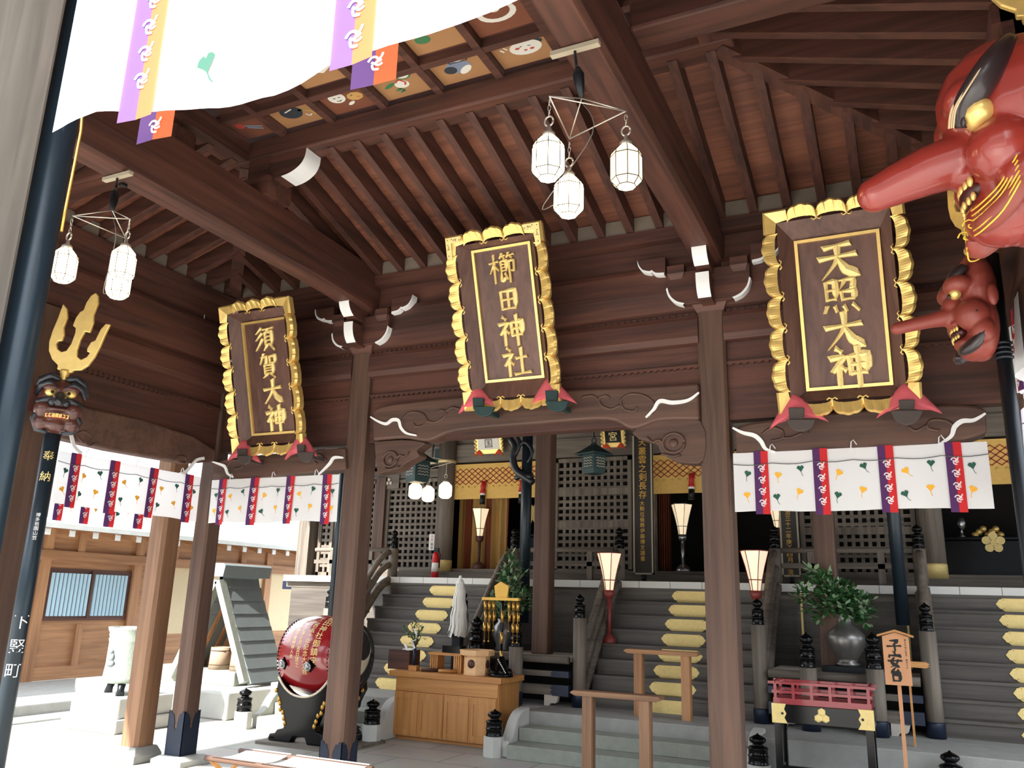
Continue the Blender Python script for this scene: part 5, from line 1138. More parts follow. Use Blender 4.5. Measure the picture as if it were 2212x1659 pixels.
F=Frame((0,12.044,0),(1,0,0),(0,0,1)); mb=MB(); column_text(mb,'火気',F,(a.x+b.x)/2,a.z-.01,.05,.06,.001); build(mb,'red_writing','red_can',t); mb=MB(); column_text(mb,'厳禁',F,(a.x+b.x)/2,a.z-.14,.05,.06,.001); build(mb,'black_writing','ink',t)
# white crest plates on the head beams
for px_,py_,sz in ((840,1041,.05),(960,984,.06)):
    p=PY(px_,py_,12.02); t=thing('crest_plate','pale three-part crest plate on the head beam %s'%('at the left lattice panel' if px_<900 else 'above the round pillar, beside the valance'),'crest',p); mb=MB()
    for a in (90,210,330): mb.lathe((p.x+sz*.8*math.cos(R(a)),12.03,p.z+sz*.8*math.sin(R(a))),[(sz*.7,0),(sz*.6,.012)],6,mx=Matrix(((1,0,0),(0,0,-1),(0,1,0))))
    build(mb,'crest','dirty_white',t); mb=MB(); mb.box(p.x-(.2 if px_>900 else .1),p.x+.2,12.035,12.04,p.z-.13,p.z+.13) ; build(mb,'back_plate','green_bronze' if px_>900 else 'grey_x',t)
# ---- low shelves with bronze-tipped rails between the stairs
def shelf(x0,x1,y,label):
    t=thing('low_shelf',label,'shelf',((x0+x1)/2,y,ZP)); mb=MB(); mb.box(x0,x1,y+.03,y+.9,.90,.955); build(mb,'top_board','dirty_white',t)
    mb=MB(); mb.tube([(x0,y+.03,.925),(x1,y+.03,.925)],.045,10); build(mb,'front_edge','grey_x',t)
    for z,h in ((.735,.06),(.53,.11)):
        mb=MB(); mb.box(x0,x1,y,y+.08,z,z+h); r=build(mb,'rail','grey_x',t); 
        for a,b in ((x0,x0+.22),(x1-.22,x1)):
            s=1 if a==x0 else -1; e=a if s<0 else b; o=x0 if s>0 else x1
            mb=MB(); mb.prism([(o-s*.01,y-.006,z-.005),(e-s*.03,y-.006,z-.005),(e,y-.006,z+h*.3),(e-s*.02,y-.006,z+h*.5),(e,y-.006,z+h*.7),(e-s*.03,y-.006,z+h+.005),(o-s*.01,y-.006,z+h+.005)],.09,0,(0,1,0)); build(mb,'bronze_tip','bronze',r)
    for x in (x0+.1,x1-.3):
        mb=MB(); mb.prism([(x,y+.01,ZP),(x+.06,y+.01,ZP),(x+.08,y+.01,ZP+.03),(x+.14,y+.01,ZP+.03),(x+.16,y+.01,ZP+.05),(x+.18,y+.01,.53),(x,y+.01,.53)],.07,0,(0,1,0)); build(mb,'foot','dirty_white',t)
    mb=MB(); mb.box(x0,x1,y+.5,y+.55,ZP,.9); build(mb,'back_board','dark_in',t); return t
shelf(-4.95,-3.78,9.5,'low wooden shelf with bronze-tipped rails under the centre porch pillar'); shelf(-1.51,-.06,9.5,'low wooden shelf with bronze-tipped rails carrying the big pewter vase')
for px_,pt,pb,lb in ((1745,1365,1442,'stout newel with black onion cap left of the pewter vase'),(1889,1365,1445,'stout newel with black onion cap right of the pewter vase, behind the notice board'),(1115,1337,1397,'stout newel with black onion cap behind the gilt stand, right one'),(1028,1330,1402,'stout newel with black onion cap behind the gilt stand, left one')):
    y=9.36; zc=PY(px_,pb,y).z; zt=PY(px_,pt,y).z; newel(PY(px_,pb,y).x,y,ZP,zc,(zt-zc)/.372,lb,r=.085,shoe_=True)
for px_ in (1733,1962):
    p=PY(px_,1360,10.9); mb=MB(); mb.box(p.x-.012,p.x+.012,10.95,10.975,.96,1.78); tag(build(mb,'brass_strip','gold_leaf'),'thin gold strip on the wall behind the %s'%('vase, left of the branches' if px_<1800 else 'notice board'),'strip')
# ================================================================ things in front of the stairs
# pewter vase with evergreen branches
def leafblade(mb,p,d,up,l,w,m=0):
    d=Vector(d).normalized(); s=d.cross(Vector(up)); s=s.normalized() if s.length>1e-4 else d.orthogonal().normalized(); n=s.cross(d)
    p=Vector(p); mb.add([p,p+d*l*.3+s*w*.8+n*.1*w,p+d*l*.65+s*w*.75,p+d*l,p+d*l*.65-s*w*.75,p+d*l*.3-s*w*.8+n*.1*w],[(0,1,2,3),(0,3,4,5)],m,False)
def branches(t,base,tips,seed,leafn,l,w,pale=False):
    rg=random.Random(seed); base=Vector(base); tw=MB(); lf=MB()
    for tip in tips:
        tip=Vector(tip); mid=base.lerp(tip,.5)+Vector((rg.uniform(-.05,.05),rg.uniform(-.05,.05),.05)); pts=[Vector(q) for q in smooth2([tuple(base),tuple(mid),tuple(tip)],5)]
        tw.tube(pts,[.008-.006*i/10 for i in range(11)],5)
        for k in range(leafn):
            u=.18+.82*k/leafn; q=pts[min(10,int(u*10))].lerp(pts[min(10,int(u*10)+1)],u*10%1); ax=(tip-base).normalized()
            for j in range(3):
                d=(ax*.5+Vector((rg.uniform(-1,1),rg.uniform(-1,1),rg.uniform(-.7,.8)))).normalized(); q2=q+d*rg.uniform(0,.05)
                leafblade(lf,q2,d,(rg.uniform(-.5,.5),rg.uniform(-.5,.5),1),l*rg.uniform(.7,1.2),w*rg.uniform(.8,1.2),0 if rg.random()>(.3 if not pale else .6) else 1)
    build(tw,'twigs','twig',t); o=build(lf,'leaves',['foliage','foliage_pale'],t); o['kind']='stuff'
p=PY(1833,1462,9.85); vx=p.x
t=thing('vase','big pewter vase holding green branches on the right shelf','vase',(vx,9.85,.955)); mb=MB(); mb.box(vx-.24,vx+.24,9.68,10.02,.955,1.02); build(mb,'plinth_board','iron',t)
mb=MB(); mb.lathe((vx,9.85,1.02),[(r_*.9,z_*.86) for r_,z_ in ((.13,0),(.14,.03),(.11,.05),(.12,.09),(.19,.2),(.225,.30),(.21,.38),(.14,.45),(.085,.50),(.08,.58),(.10,.64),(.09,.64),(.07,.58))],28); build(mb,'body','pewter',t)
rg=random.Random(4); tips=[]
for x,y in ((1745,1225),(1735,1250),(1765,1262),(1715,1290),(1745,1320),(1790,1240),(1820,1265),(1850,1290),(1880,1300),(1885,1320),(1870,1345),(1800,1300),(1770,1340),(1830,1330),(1860,1320),(1760,1300),(1810,1345),(1780,1285),(1840,1310),(1725,1275),(1755,1240),(1800,1260),(1840,1275),(1865,1290),(1735,1300),(1785,1320),(1850,1335),(1875,1330),(1770,1250)):
    tips.append(PY(x,y,9.85+rg.uniform(-.28,.28)))
tb=thing('branches','bushy dark green evergreen branches standing in the pewter vase','branches',(vx,9.85,1.6)); branches(tb,(vx,9.85,1.6),tips,9,17,.085,.024)
p=PY(1085,1400,10.1); tb=thing('branches','pale-leaved evergreen branches behind the gilt stand, left of the porch pillar','branches',(p.x,10.1,1.3)); tips=[PY(x,y,10.1+rg.uniform(-.2,.2)) for x,y in ((1105,1195),(1120,1215),(1090,1225),(1130,1240),(1100,1250),(1140,1290),(1120,1300),(1050,1300),(1075,1290),(1145,1310),(1085,1260),(1110,1270),(1130,1265),(1112,1205),(1095,1215),(1125,1230),(1108,1235),(1090,1245),(1118,1255),(1135,1280),(1150,1295),(1060,1285),(1100,1290))]
branches(tb,(p.x,10.1,1.3),tips,12,16,.095,.024,True)
mb=MB(); mb.lathe((p.x,10.1,.955),[(.09,0),(.1,.02),(.08,.06),(.14,.2),(.13,.3),(.07,.36),(.08,.40)],20); tag(build(mb,'vase','pewter'),'bright metal vase mostly hidden behind the gilt stand','vase')
# wooden counter
def slab(x0,x1,y0,y1,z0,z1): mb=MB(); mb.box(x0,x1,y0,y1,z0,z1); return mb
cx0,cx1,cy0,cy1,ct=-5.70,-4.31,8.75,9.30,.75
t=thing('counter','honey-coloured wooden offering counter with panelled doors','counter',((cx0+cx1)/2,9.02,0))
build(slab(cx0+.03,cx1-.0,cy0+.02,cy1,.04,ct-.06),'cabinet_body','oak_z',t); build(slab(cx0-.04,cx1+.05,cy0-.04,cy1+.03,ct-.065,ct),'worktop','oak_x',t,bev=.006); build(slab(cx0+.04,cx1-.01,cy0+.005,cy0+.03,ct-.22,ct-.07),'frieze','oak_x',t); build(slab(cx0+.05,cx1-.05,cy0+.05,cy1,0,.04),'plinth','oak_x',t)
w=(cx1-cx0-.05)/2
for k in (0,1):
    a=cx0+.035+w*k; d=build(slab(a+.003,a+w-.003,cy0-.005,cy0+.02,.045,ct-.225),'door','oak_z',t)
    for j in (0,1):
        b=a+w/2*j; mb=MB(); 
        for q in ((b+.01,b+.05,.06,ct-.24),(b+w/2-.05,b+w/2-.01,.06,ct-.24),(b+.05,b+w/2-.05,.06,.12),(b+.05,b+w/2-.05,ct-.30,ct-.24)): mb.box(q[0],q[1],cy0-.014,cy0-.004,q[2],q[3])
        build(mb,'raised_frame','oak_z',d)
def onC(px,py,y=9.0): return PY(px,py,y)
p=onC(872,1440); t=thing('wooden_box','plain dark brown wooden box at the left end of the counter','box',(p.x,9.0,ct)); build(slab(p.x-.15,p.x+.15,8.88,9.12,ct,ct+.22),'box','hall_x',t); mb=MB(); mb.prism([(p.x+.0,8.95,ct+.222),(p.x+.14,8.95,ct+.222),(p.x+.13,9.02,ct+.23),(p.x+.02,9.03,ct+.23)],.01); build(mb,'paper_cloth','paper',t)
p=onC(893,1438,8.85); t=thing('sakaki_sprig','small green sprig with white paper streamers standing on the counter','sprig',(p.x,8.86,ct)); mb=MB(); mb.box(p.x-.05,p.x+.06,8.82,8.9,ct,ct+.06); build(mb,'wood_stand','oak_x',t)
mb=MB(); mb.tube([(p.x,8.86,ct+.05),(p.x,8.86,ct+.27)],[.022,.018],8); build(mb,'tube_vase','bronze',t); branches(t,(p.x,8.86,ct+.26),[PY(x,y,8.86) for x,y in ((870,1362),(885,1345),(905,1345),(912,1355),(880,1375),(908,1375),(895,1350))],5,6,.055,.012)
mb=MB(); q=[PY(x,y,8.84) for x,y in ((893,1358),(900,1380),(888,1385),(893,1400),(878,1405),(872,1390))]; 
for a,b in zip(q,q[1:]): mb.prism([a,b,b+Vector((.03,0,0)),a+Vector((.03,0,0))],.003,0,(0,-1,0))
build(mb,'paper_streamer','paper',t)
p=onC(968,1435); t=thing('small_stand','small wooden offering table with slatted legs on the counter','stand',(p.x,9.0,ct)); build(slab(p.x-.22,p.x+.22,8.9,9.12,ct+.19,ct+.22),'top','oak_x',t)
for s in (-1,1):
    mb=MB(); [mb.box(p.x+s*.16-.05+.028*j,p.x+s*.16-.05+.02+.028*j,8.93,9.09,ct+.03,ct+.19) for j in range(4)]; build(mb,'leg','oak_z',t); build(slab(p.x+s*.16-.06,p.x+s*.16+.06,8.91,9.11,ct,ct+.03),'foot','oak_x',t)
q=onC(982,1405); tag(build(slab(q.x-.13,q.x+.11,8.93,9.08,ct+.22,ct+.30),'black_box','lacquer',bev=.004),'low black lacquer box on the small slatted table on the counter','box')
for px_,py_,lb in ((928,1444,'dark wooden rod lying on the counter in front of the slatted table'),(965,1447,'light brown wooden rod lying on the counter, right one')):
    a=onC(px_-18,py_,8.82); b=onC(px_+18,py_-3,8.86); mb=MB(); mb.tube([(a.x,8.82,ct+.02),(b.x,8.9,ct+.02)],.02,8); tag(build(mb,'wooden_rod','hall_x' if px_<940 else 'oak_x'),lb,'rod')
p=onC(1030,1440,8.9); sanbo(p.x,8.9,ct,1.08,'pale octagonal offering stand with round holes on the counter')
# gilt bell stand: black and gold pole, dark sculpted foot, gilt pendants
p=PY(1082,1440,8.92); gx=p.x; t=thing('gilt_stand','gilt stand with shield top and hanging gilt tubes on the right end of the counter','stand',(gx,8.92,ct)); gz=lambda y:PY(1082,y,8.92).z; sx=lambda x:PY(x,1300,8.92).x
mb=MB(); mb.lathe((gx,8.92,ct),[(.15,0),(.14,.03),(.09,.08),(.06,.14),(.045,.20),(.03,.22)],10)
for a in range(6): mb.ball((gx+.11*math.cos(a*PI/3),8.92+.11*math.sin(a*PI/3),ct+.05),.04,8)
build(mb,'sculpted_foot','lacquer',t); mb=MB()
for a in range(9): mb.ball((gx+.02+.012*a,8.80,ct+.19-.017*a),.008,6)
build(mb,'pearl_string','paper',t)
mb=MB(); mb.tube([(gx,8.92,ct+.2),(gx,8.92,gz(1270))],.014,8); o=build(mb,'pole','lacquer',t)
for a,b in ((1430,1405),(1390,1365),(1345,1318)): mb=MB(); mb.tube([(gx,8.92,gz(a)),(gx,8.92,gz(b))],.018,8); build(mb,'brass_sleeve','brass',t)
mb=MB(); sp=[(1068,1266),(1082,1256),(1099,1265),(1096,1297),(1072,1297)]; mb.prism([(sx(x),8.90,gz(y)) for x,y in sp],.03,0,(0,1,0)); build(mb,'shield_top','gold_ink',t,bev=.004)
build(slab(sx(1044),sx(1123),8.88,8.94,gz(1297),gz(1291)),'cross_bar','gold_ink',t)
rg=random.Random(2)
for x,n in ((1049,3),(1058,3),(1067,2),(1100,2),(1110,3),(1119,3)):
    z=gz(1299); mb=MB()
    for j in range(n):
        h=.10; mb.tube([(sx(x),8.92+.02*(j%2),z),(sx(x),8.92+.02*(j%2),z-h)],.020,8); z-=h+.02
    mb.tube([(sx(x),8.92,gz(1298)),(sx(x),8.92,z-.09)],.004,5); mb.ball((sx(x),8.92,z-.09),.012,8); build(mb,'gilt_pendant','brass',t)
# white paper streamer wand
p=PY(988,1400,9.45); t=thing('paper_wand','white wand of dense paper streamers standing behind the counter','wand',(p.x,9.45,ZP)); mb=MB(); mb.box(p.x-.055,p.x+.055,9.40,9.5,ZP,PY(988,1370,9.45).z); build(mb,'stand_post','iron',t); zt=PY(990,1248,9.45).z; zb=PY(990,1368,9.45).z
mb=MB(); rg=random.Random(6)
for k in range(90):
    a=rg.uniform(0,2*PI); r0=.02+.03*rg.random(); r1=.07+.06*rg.random(); c,s=math.cos(a),math.sin(a); n=6; w=.014; pv=None; sft=rg.uniform(-.05,.03)
    for i in range(n+1):
        u=i/n; rr=r0+(r1-r0)*u**.7; z=zt-.06-(zt-.06-zb-sft)*u; q=Vector((p.x+c*rr+(.008 if i%2 else -.008),9.45+s*rr,z)); e=Vector((-s,c,0))*w
        if pv: mb.add([pv[0]-pv[1],pv[0]+pv[1],q+e,q-e],[(0,1,2,3)])
        pv=(q,e)
o=build(mb,'streamers','paper',t); o['kind']='stuff'; mb=MB(); mb.lathe((p.x,9.45,zt-.08),[(.06,0),(.04,.05),(.018,.07),(.022,.09),(.012,.11)],10); build(mb,'tied_top','paper',t)
# prayer rails
def prayer_rail(x0,x1,y,z0,z1,label,m1):
    t=thing('prayer_rail',label,'rail',((x0+x1)/2,y,z0)); h=.045
    mb=MB(); mb.prism([(x0,y-.07,z1-h*.5),(x0+.05,y-.07,z1-h),(x1-.05,y-.07,z1-h),(x1,y-.07,z1-h*.5),(x1-.03,y-.07,z1),(x0+.03,y-.07,z1)],.14,0,(0,1,0)); build(mb,'top_plank',m1+'_x',t,bev=.004)
    for x in (x0+.16,x1-.16):
        mb=MB(); mb.box(x-.045,x+.045,y-.05,y+.05,z0,z1-h); 
        for j in range(3): mb.box(x+.046,x+.052,y-.04+.03*j,y-.025+.03*j,z0,z1-h)
        build(mb,'leg',m1+'_z',t)
a=PY(1236,1492,7.4);b=PY(1433,1508,7.4); prayer_rail(a.x,b.x,7.4,0,.83,'nearer brown wooden prayer rail with fluted legs, at the bottom centre','rail')
a=PY(1350,1401,9.3);b=PY(1513,1410,9.3); prayer_rail(a.x,b.x,9.3,ZP,PY(1430,1405,9.3).z,'farther honey-brown prayer rail in front of the gold-plated stairs','shed')
# black lacquer table with crimson railed tray
tx0,tx1,ty=-1.25,-.43,8.0
t=thing('lacquer_table','black lacquer table with gold corner fittings under a crimson railed tray','table',((tx0+tx1)/2,ty+.18,0)); build(slab(tx0,tx1,ty,ty+.36,.63,.78),'apron_box','lacquer',t,bev=.004)
for x in (tx0+.04,tx1-.04):
    for y in (ty+.04,ty+.32): build(slab(x-.03,x+.03,y-.03,y+.03,0,.63),'leg','lacquer',t)
build(slab(tx0+.05,tx1-.05,ty+.02,ty+.06,.22,.28),'stretcher','lacquer',t); build(slab(tx0+.02,tx0+.06,ty+.05,ty+.3,.22,.28),'stretcher','lacquer',t); build(slab(tx1-.06,tx1-.02,ty+.05,ty+.3,.22,.28),'stretcher','lacquer',t)
for s,x in ((1,tx0),(-1,tx1)):
    mb=MB(); mb.prism([(x-s*.004,ty-.006,.625),(x+s*.125,ty-.006,.625),(x+s*.10,ty-.006,.67),(x+s*.118,ty-.006,.705),(x+s*.10,ty-.006,.74),(x+s*.118,ty-.006,.785),(x-s*.004,ty-.006,.785)],.008,0,(0,1,0)); mb.lathe((x+s*.085,ty-.006,.705),[(.012,0),(.01,.006)],8,1,mx=Matrix(((1,0,0),(0,0,-1),(0,1,0)))); build(mb,'gold_fitting',['gold_leaf','black_line'],t)
cx=(tx0+tx1)/2; mb=MB()
for a in (90,210,330):
    X,Z=cx+.034*math.cos(R(a)),.705+.034*math.sin(R(a)); mb.lathe((X,ty-.002,Z),[(.034,0),(.034,.008),(.024,.012)],6,mx=Matrix(((1,0,0),(0,0,-1),(0,1,0))),sm=False,rot=PI/6)
build(mb,'gold_crest','gold_leaf',t)
t=thing('railed_tray','crimson lacquer tray with an openwork railing on the black table','tray',(cx,ty+.18,.78)); build(slab(tx0+.01,tx1-.01,ty+.01,ty+.35,.78,.83),'base','crimson',t)
for z,w in ((.88,.022),(.955,.02)):
    mb=MB(); o_=.0 if z<.9 else .03
    for y in (ty+.02,ty+.34): mb.box(tx0-o_,tx1+o_,y-w/2,y+w/2,z-.01,z+.012)
    for x in (tx0+.02,tx1-.02): mb.box(x-w/2,x+w/2,ty-o_*.6,ty+.36+o_*.6,z-.006,z+.016)
    build(mb,'railing','crimson',t)
for y in (ty+.02,ty+.34):
    for j in range(6):
        x=tx0+.03+(tx1-tx0-.06)*j/5; mb=MB(); mb.box(x-.012,x+.012,y-.012,y+.012,.82,.96); build(mb,'baluster','crimson',t)
# pale notice board 子安台
a=PY(1905,1374,8.1);b=PY(1962,1374,8.1); z0=PY(1935,1480,8.1).z; z1=a.z; cxs=(a.x+b.x)/2; hw=(b.x-a.x)/2
t=thing('notice_board','pale wooden notice board with three large black characters on a stake','sign',(cxs,8.1,0)); mb=MB(); mb.prism([(cxs-hw,8.1,z0),(cxs+hw,8.1,z0),(cxs+hw,8.1,z1),(cxs,8.1,z1+.035),(cxs-hw,8.1,z1)],.02,0,(0,1,0)); build(mb,'board','ginger',t)
mb=MB(); mb.prism([(cxs-hw-.04,8.08,z1-.005),(cxs,8.08,z1+.04),(cxs+hw+.04,8.08,z1-.005),(cxs+hw+.04,8.08,z1+.012),(cxs,8.08,z1+.058),(cxs-hw-.04,8.08,z1+.012)],.06,0,(0,1,0)); build(mb,'gable_cap','oak_x',t); build(slab(cxs-.015,cxs+.015,8.12,8.15,0,z1),'stake','ginger',t)
F=Frame((cxs,8.099,(z0+z1)/2),(1,0,0),(0,0,1)); mb=MB(); hh=z1-z0
for i,ch in enumerate('子安台'): brush(mb,ch,F,-.015,hh*.30-hh*.29*i,.125,14,.002,0,1,.0005)
column_text(mb,'男女の神が宿る',F,hw*.72,hh*.45,.017,.02,.001); column_text(mb,'御神木台',F,hw*.72,hh*.45-.16,.017,.02,.001); build(mb,'black_lettering','ink',t)
p=PY(1985,1437,8.9); mb=MB(); mb.prism([(p.x-.12,8.9,p.z-.02),(p.x+.06,8.9,p.z-.025),(p.x+.09,8.9,p.z-.005),(p.x+.07,8.9,p.z),(p.x+.09,8.9,p.z+.012),(p.x+.06,8.9,p.z+.03),(p.x-.12,8.9,p.z+.03)],.02,0,(0,1,0)); mb.box(p.x-.10,p.x-.08,8.9,8.92,ZP,p.z); tag(build(mb,'arrow_sign','oak_x'),'small wooden arrow sign sticking out right of the notice board','sign')
# white canvas folding bench at the bottom edge
t=thing('folding_bench','white canvas folding bench with wooden bars at the bottom edge left','bench',(-4.6,5.55,0)); 
for y in (5.4,5.78):
    mb=MB(); mb.tube([(-5.24,y,.31),(-3.9,y,.31)],.022,8); build(mb,'bar','post_x',t)
mb=MB(); n=10; vs=[]
for x0,x1 in ((-5.16,-4.72),(-4.66,-3.95)):
    q=[]
    for i in range(n+1):
        y=5.37+.44*i/n; z=.334-.03*math.sin(PI*i/n); q+=[(x0,y,z),(x1,y,z),]
    mb.add(q,[(2*i,2*i+1,2*i+3,2*i+2) for i in range(n)],0,True)
build(mb,'canvas','cloth',t)
for x in (-5.18,-4.0):
    for a,b in ((5.4,5.78),(5.78,5.4)): mb=MB(); mb.bar((x,a,.0),(x,b,.30),.03,.02,(1,0,0)); build(mb,'leg','oak_z',t)
# ================================================================ red drum
dx,dy,dz,hl,Re,Rm=-6.17,8.04,.92,.385,.375,.445
Rb=lambda x:Rm-(Rm-Re)*((x)/hl)**2
mxX=Matrix(((0,0,1),(1,0,0),(0,1,0)))      # lathe axis -> +X
t=thing('drum','big glossy red barrel drum with gold lettering on a black stand','drum',(dx,dy,dz-Rm))
mb=MB(); mb.lathe((dx,dy,dz),[(Rb(-hl+2*hl*i/16),-hl+2*hl*i/16) for i in range(17)],48,mx=mxX); build(mb,'barrel','lacquer_red',t)
for s in (-1,1):
    mb=MB(); mb.lathe((dx+s*hl,dy,dz),[(Re-.01,0),(Re-.015,s*.012),(0,s*.014)] ,40,mx=mxX); h=build(mb,'skin','skin_drum',t)
    if s>0:
        F=Frame((dx+hl+.016,dy,dz),(0,1,0),(0,0,1)); mb=MB()
        for k in range(3):
            a0=k*2*PI/3+.5; rr=.19; hc=(rr*math.cos(a0),rr*math.sin(a0)); pts=[]
            for i in range(13): a=a0-PI*.9+i*PI*1.0/12*1.0; pts.append((hc[0]+.13*math.cos(a),hc[1]+.13*math.sin(a)))
            for i in range(9): a=a0+.25+i*1.5/8; r_=.32; pts.append((r_*math.cos(a),r_*math.sin(a)))
            for i in range(8): a=a0+1.7-i*1.5/8; r_=.31-.085*(i/7); pts.append((r_*math.cos(a),r_*math.sin(a)))
            mb.prism([F(*q) for q in pts],.003,0,(1,0,0))
        mb.tube([F(.35*math.cos(i*PI/20),.35*math.sin(i*PI/20),.0) for i in range(41)],.022,6); build(mb,'whorl_emblem','ink',t)
    mb=MB()
    for i in range(60):
        a=i*2*PI/60
        for r_,o in ((Re+.008,.02),(Re+.014,.06)): mb.ball((dx+s*(hl-o),dy+r_*math.cos(a),dz+r_*math.sin(a)),.012,6)
    build(mb,'rim_studs','iron',t)
def onb(a,b,d=0):
    r_=Rb(a)+.003+d*.0; ph=-b/Rm; return Vector((dx+a,dy-r_*math.sin(ph),dz+r_*math.cos(ph)))
for cx_,txt,sz,top in ((.26,'奉納',.07,-.14),(.17,'櫛田神社御鎮座',.085,-.12),(.06,'千二百五十年記念大太鼓',.06,-.16),(-.04,'平成十九年十月吉日建之',.052,-.18),(-.13,'博多総鎮守敬神婦人会',.045,-.22),(-.215,'氏子一同',.042,-.36)):
    mb=MB(); column_text(mb,txt,None,cx_,top,sz,sz*1.1,.0,0,onb); build(mb,'gold_lettering','gold_leaf',t)
for a in (-.24,.13):
    c=onb(a,-.78); n=(c-Vector((dx+a,dy,dz))).normalized(); B_=n.to_track_quat('Z','Y').to_matrix(); mb=MB(); mb.lathe(c,[(.075,-.01),(.06,.008),(.03,.012)],4,mx=B_,sm=False); k=build(mb,'ring_mount','lacquer',t); mb=MB(); mb.ball(c+n*.03,.035,12); mb.tube([c+n*.04+B_@Vector((.04*math.cos(i*PI/8),.04*math.sin(i*PI/8),0)) for i in range(17)],.009,6); build(mb,'ring','steel',k)
t=thing('drum_stand','black lacquer drum stand with gold-edged cradle and scrolled feet','stand',(dx,dy,.03))
for y in (dy-.36,dy+.26):
    top=[(-.34+.68*i/14,.60-.10*(1-((i-7)/7)**2)+.09*abs((i-7)/7)**3) for i in range(15)]
    sd=[(.35,.62),(.36,.55),(.31,.46),(.29,.42),(.28,.36),(.24,.33),(.22,.27),(.20,.22),(.22,.17),(.30,.15),(.33,.11),(.40,.10),(.42,.05),(.40,.03)]
    out=[(x,z) for x,z in top]+[(x,z) for x,z in sd]+[(.12,.03),(.08,.10),(-.08,.10),(-.12,.03)]+[(-x,z) for x,z in reversed(sd)]
    mb=MB(); mb.prism([(dx+x,y,z) for x,z in out],.10,0,(0,1,0)); build(mb,'trestle','lacquer',t,bev=.008)
    mb=MB(); mb.tube([(dx+x,y-.004,z+.006) for x,z in top],.013,6); build(mb,'pale_trim','skin_drum',t)
    for s in (-1,1):
        mb=MB()
        for x,z in sd[1:8]: mb.ball((dx+s*(x+.0),y+.0,z),.024,8,sc=(.9,.8,1.2))
        build(mb,'gold_edging','brass',t)
for s in (-1,1): build(slab(dx+s*.36-.06,dx+s*.36+.06,dy-.36,dy+.36,.03,.10),'runner','lacquer',t,bev=.03)
mb=MB(); mb.box(dx-.5,dx+.62,dy-.46,dy+.40,0,.03); tag(build(mb,'base_board','grey_x'),'thin weathered board on the floor under the drum stand','board')
# ================================================================ courtyard at the left
c0=PZ(235,1560,.1); ccx,ccy=-8.74,7.55
t=thing('stone_plinth','two-tier pale stone plinth under the bronze urn','plinth',(ccx,ccy,0)); build(slab(ccx-.46,ccx+.46,ccy-.46,ccy+.46,0,.15),'lower_tier','stone_pale',t,bev=.02); build(slab(ccx-.40,ccx+.40,ccy-.40,ccy+.40,.15,.37),'upper_tier','stone_pale',t,bev=.02)
t=thing('bronze_urn','grey-green bronze urn with relief figure on a two-tier stone plinth','urn',(ccx,ccy,.37)); mb=MB(); mb.lathe((ccx,ccy,.37),[(.22,.13),(.27,.15),(.265,.2),(.25,.35),(.245,.6),(.255,.63),(.245,.65),(.255,.68),(.25,.70),(.27,.74),(.275,.77),(.24,.77),(.23,.6),(.2,.55),(0,.55)],32); build(mb,'body','urn',t) if 'urn' in MATS else build(mb,'body','slate',t)
for k in range(3):
    a=k*2*PI/3-.9; mb=MB(); mb.tube([(ccx+.19*math.cos(a),ccy+.19*math.sin(a),.52),(ccx+.22*math.cos(a),ccy+.22*math.sin(a),.44),(ccx+.24*math.cos(a),ccy+.24*math.sin(a),.37)],[.05,.04,.05],8); build(mb,'leg','iron',t)
d=Vector((.45,-.89,0)); mb=MB(); c=Vector((ccx,ccy,.80))+Vector((-.02,-1,0)).normalized()*.25; mb.ball(c+Vector((0,0,.06)),.03,8); mb.ball(c,.055,8,sc=(1,.5,1)); mb.ball(c+Vector((0,0,-.07)),.07,8,sc=(1,.4,.6)); build(mb,'relief_figure','slate',t)
# well house
wx,wy0,wy1=-9.09,9.3,9.98
t=thing('well_platform','stone base of the little steep-roofed well house','stone base',(-9.2,9.4,0)); build(slab(-11.0,-8.1,8.62,10.9,0,.33),'lower_course','stone_pale',t,bev=.02); build(slab(-10.3,-8.62,9.25,10.6,.33,.52),'upper_course','stone_step',t,bev=.02)
t=thing('well_house','steep slate-grey gabled well house left of the red drum','well house',(wx,wy0,.33))
def roofside(s):
    mb=MB(); A=Vector((wx,0,1.84)); B=Vector((wx+s*.74,0,.40)); n=8
    for i in range(n):
        p=A.lerp(B,i/n); q=A.lerp(B,(i+1)/n+.01); o=Vector((s*.86,0,.44)).normalized()*(.012); p2=p; 
        mb.add([p+Vector((0,wy0-.02,0)),p+Vector((0,wy1+.05*(1-i/n),0)),q+o+Vector((0,wy1,0)),q+o+Vector((0,wy0-.02,0)),p+Vector((-s*.05,wy0-.02,-.03)),p+Vector((-s*.05,wy1,-.03)),q+Vector((-s*.05,wy1,-.03)),q+Vector((-s*.05,wy0-.02,-.03))],[(0,1,2,3),(7,6,5,4),(0,3,7,4),(1,5,6,2),(2,6,7,3),(0,4,5,1)])
    build(mb,'roof_slope','slate',t)
    mb=MB(); mb.bar((wx+s*.02,wy0-.06,1.74),(wx+s*.68,wy0-.06,.40),.09,.13,(0,1,0)); build(mb,'barge_board','stone_step',t)
    mb=MB(); mb.bar((wx+s*.02,wy0+.25,1.70),(wx+s*.64,wy0+.25,.45),.05,.06,(0,1,0)); mb.bar((wx+s*.02,wy0+.5,1.70),(wx+s*.64,wy0+.5,.45),.05,.06,(0,1,0)); build(mb,'rafter','shed_z',t)
roofside(1); roofside(-1)
mb=MB(); mb.prism([(wx-.10,wy0-.1,1.80),(wx+.10,wy0-.1,1.80),(wx+.13,wy0-.1,1.96),(wx+.09,wy0-.1,1.99),(wx-.09,wy0-.1,1.99),(wx-.13,wy0-.1,1.96)],.98,0,(0,1,0)); build(mb,'ridge_cap','slate',t)
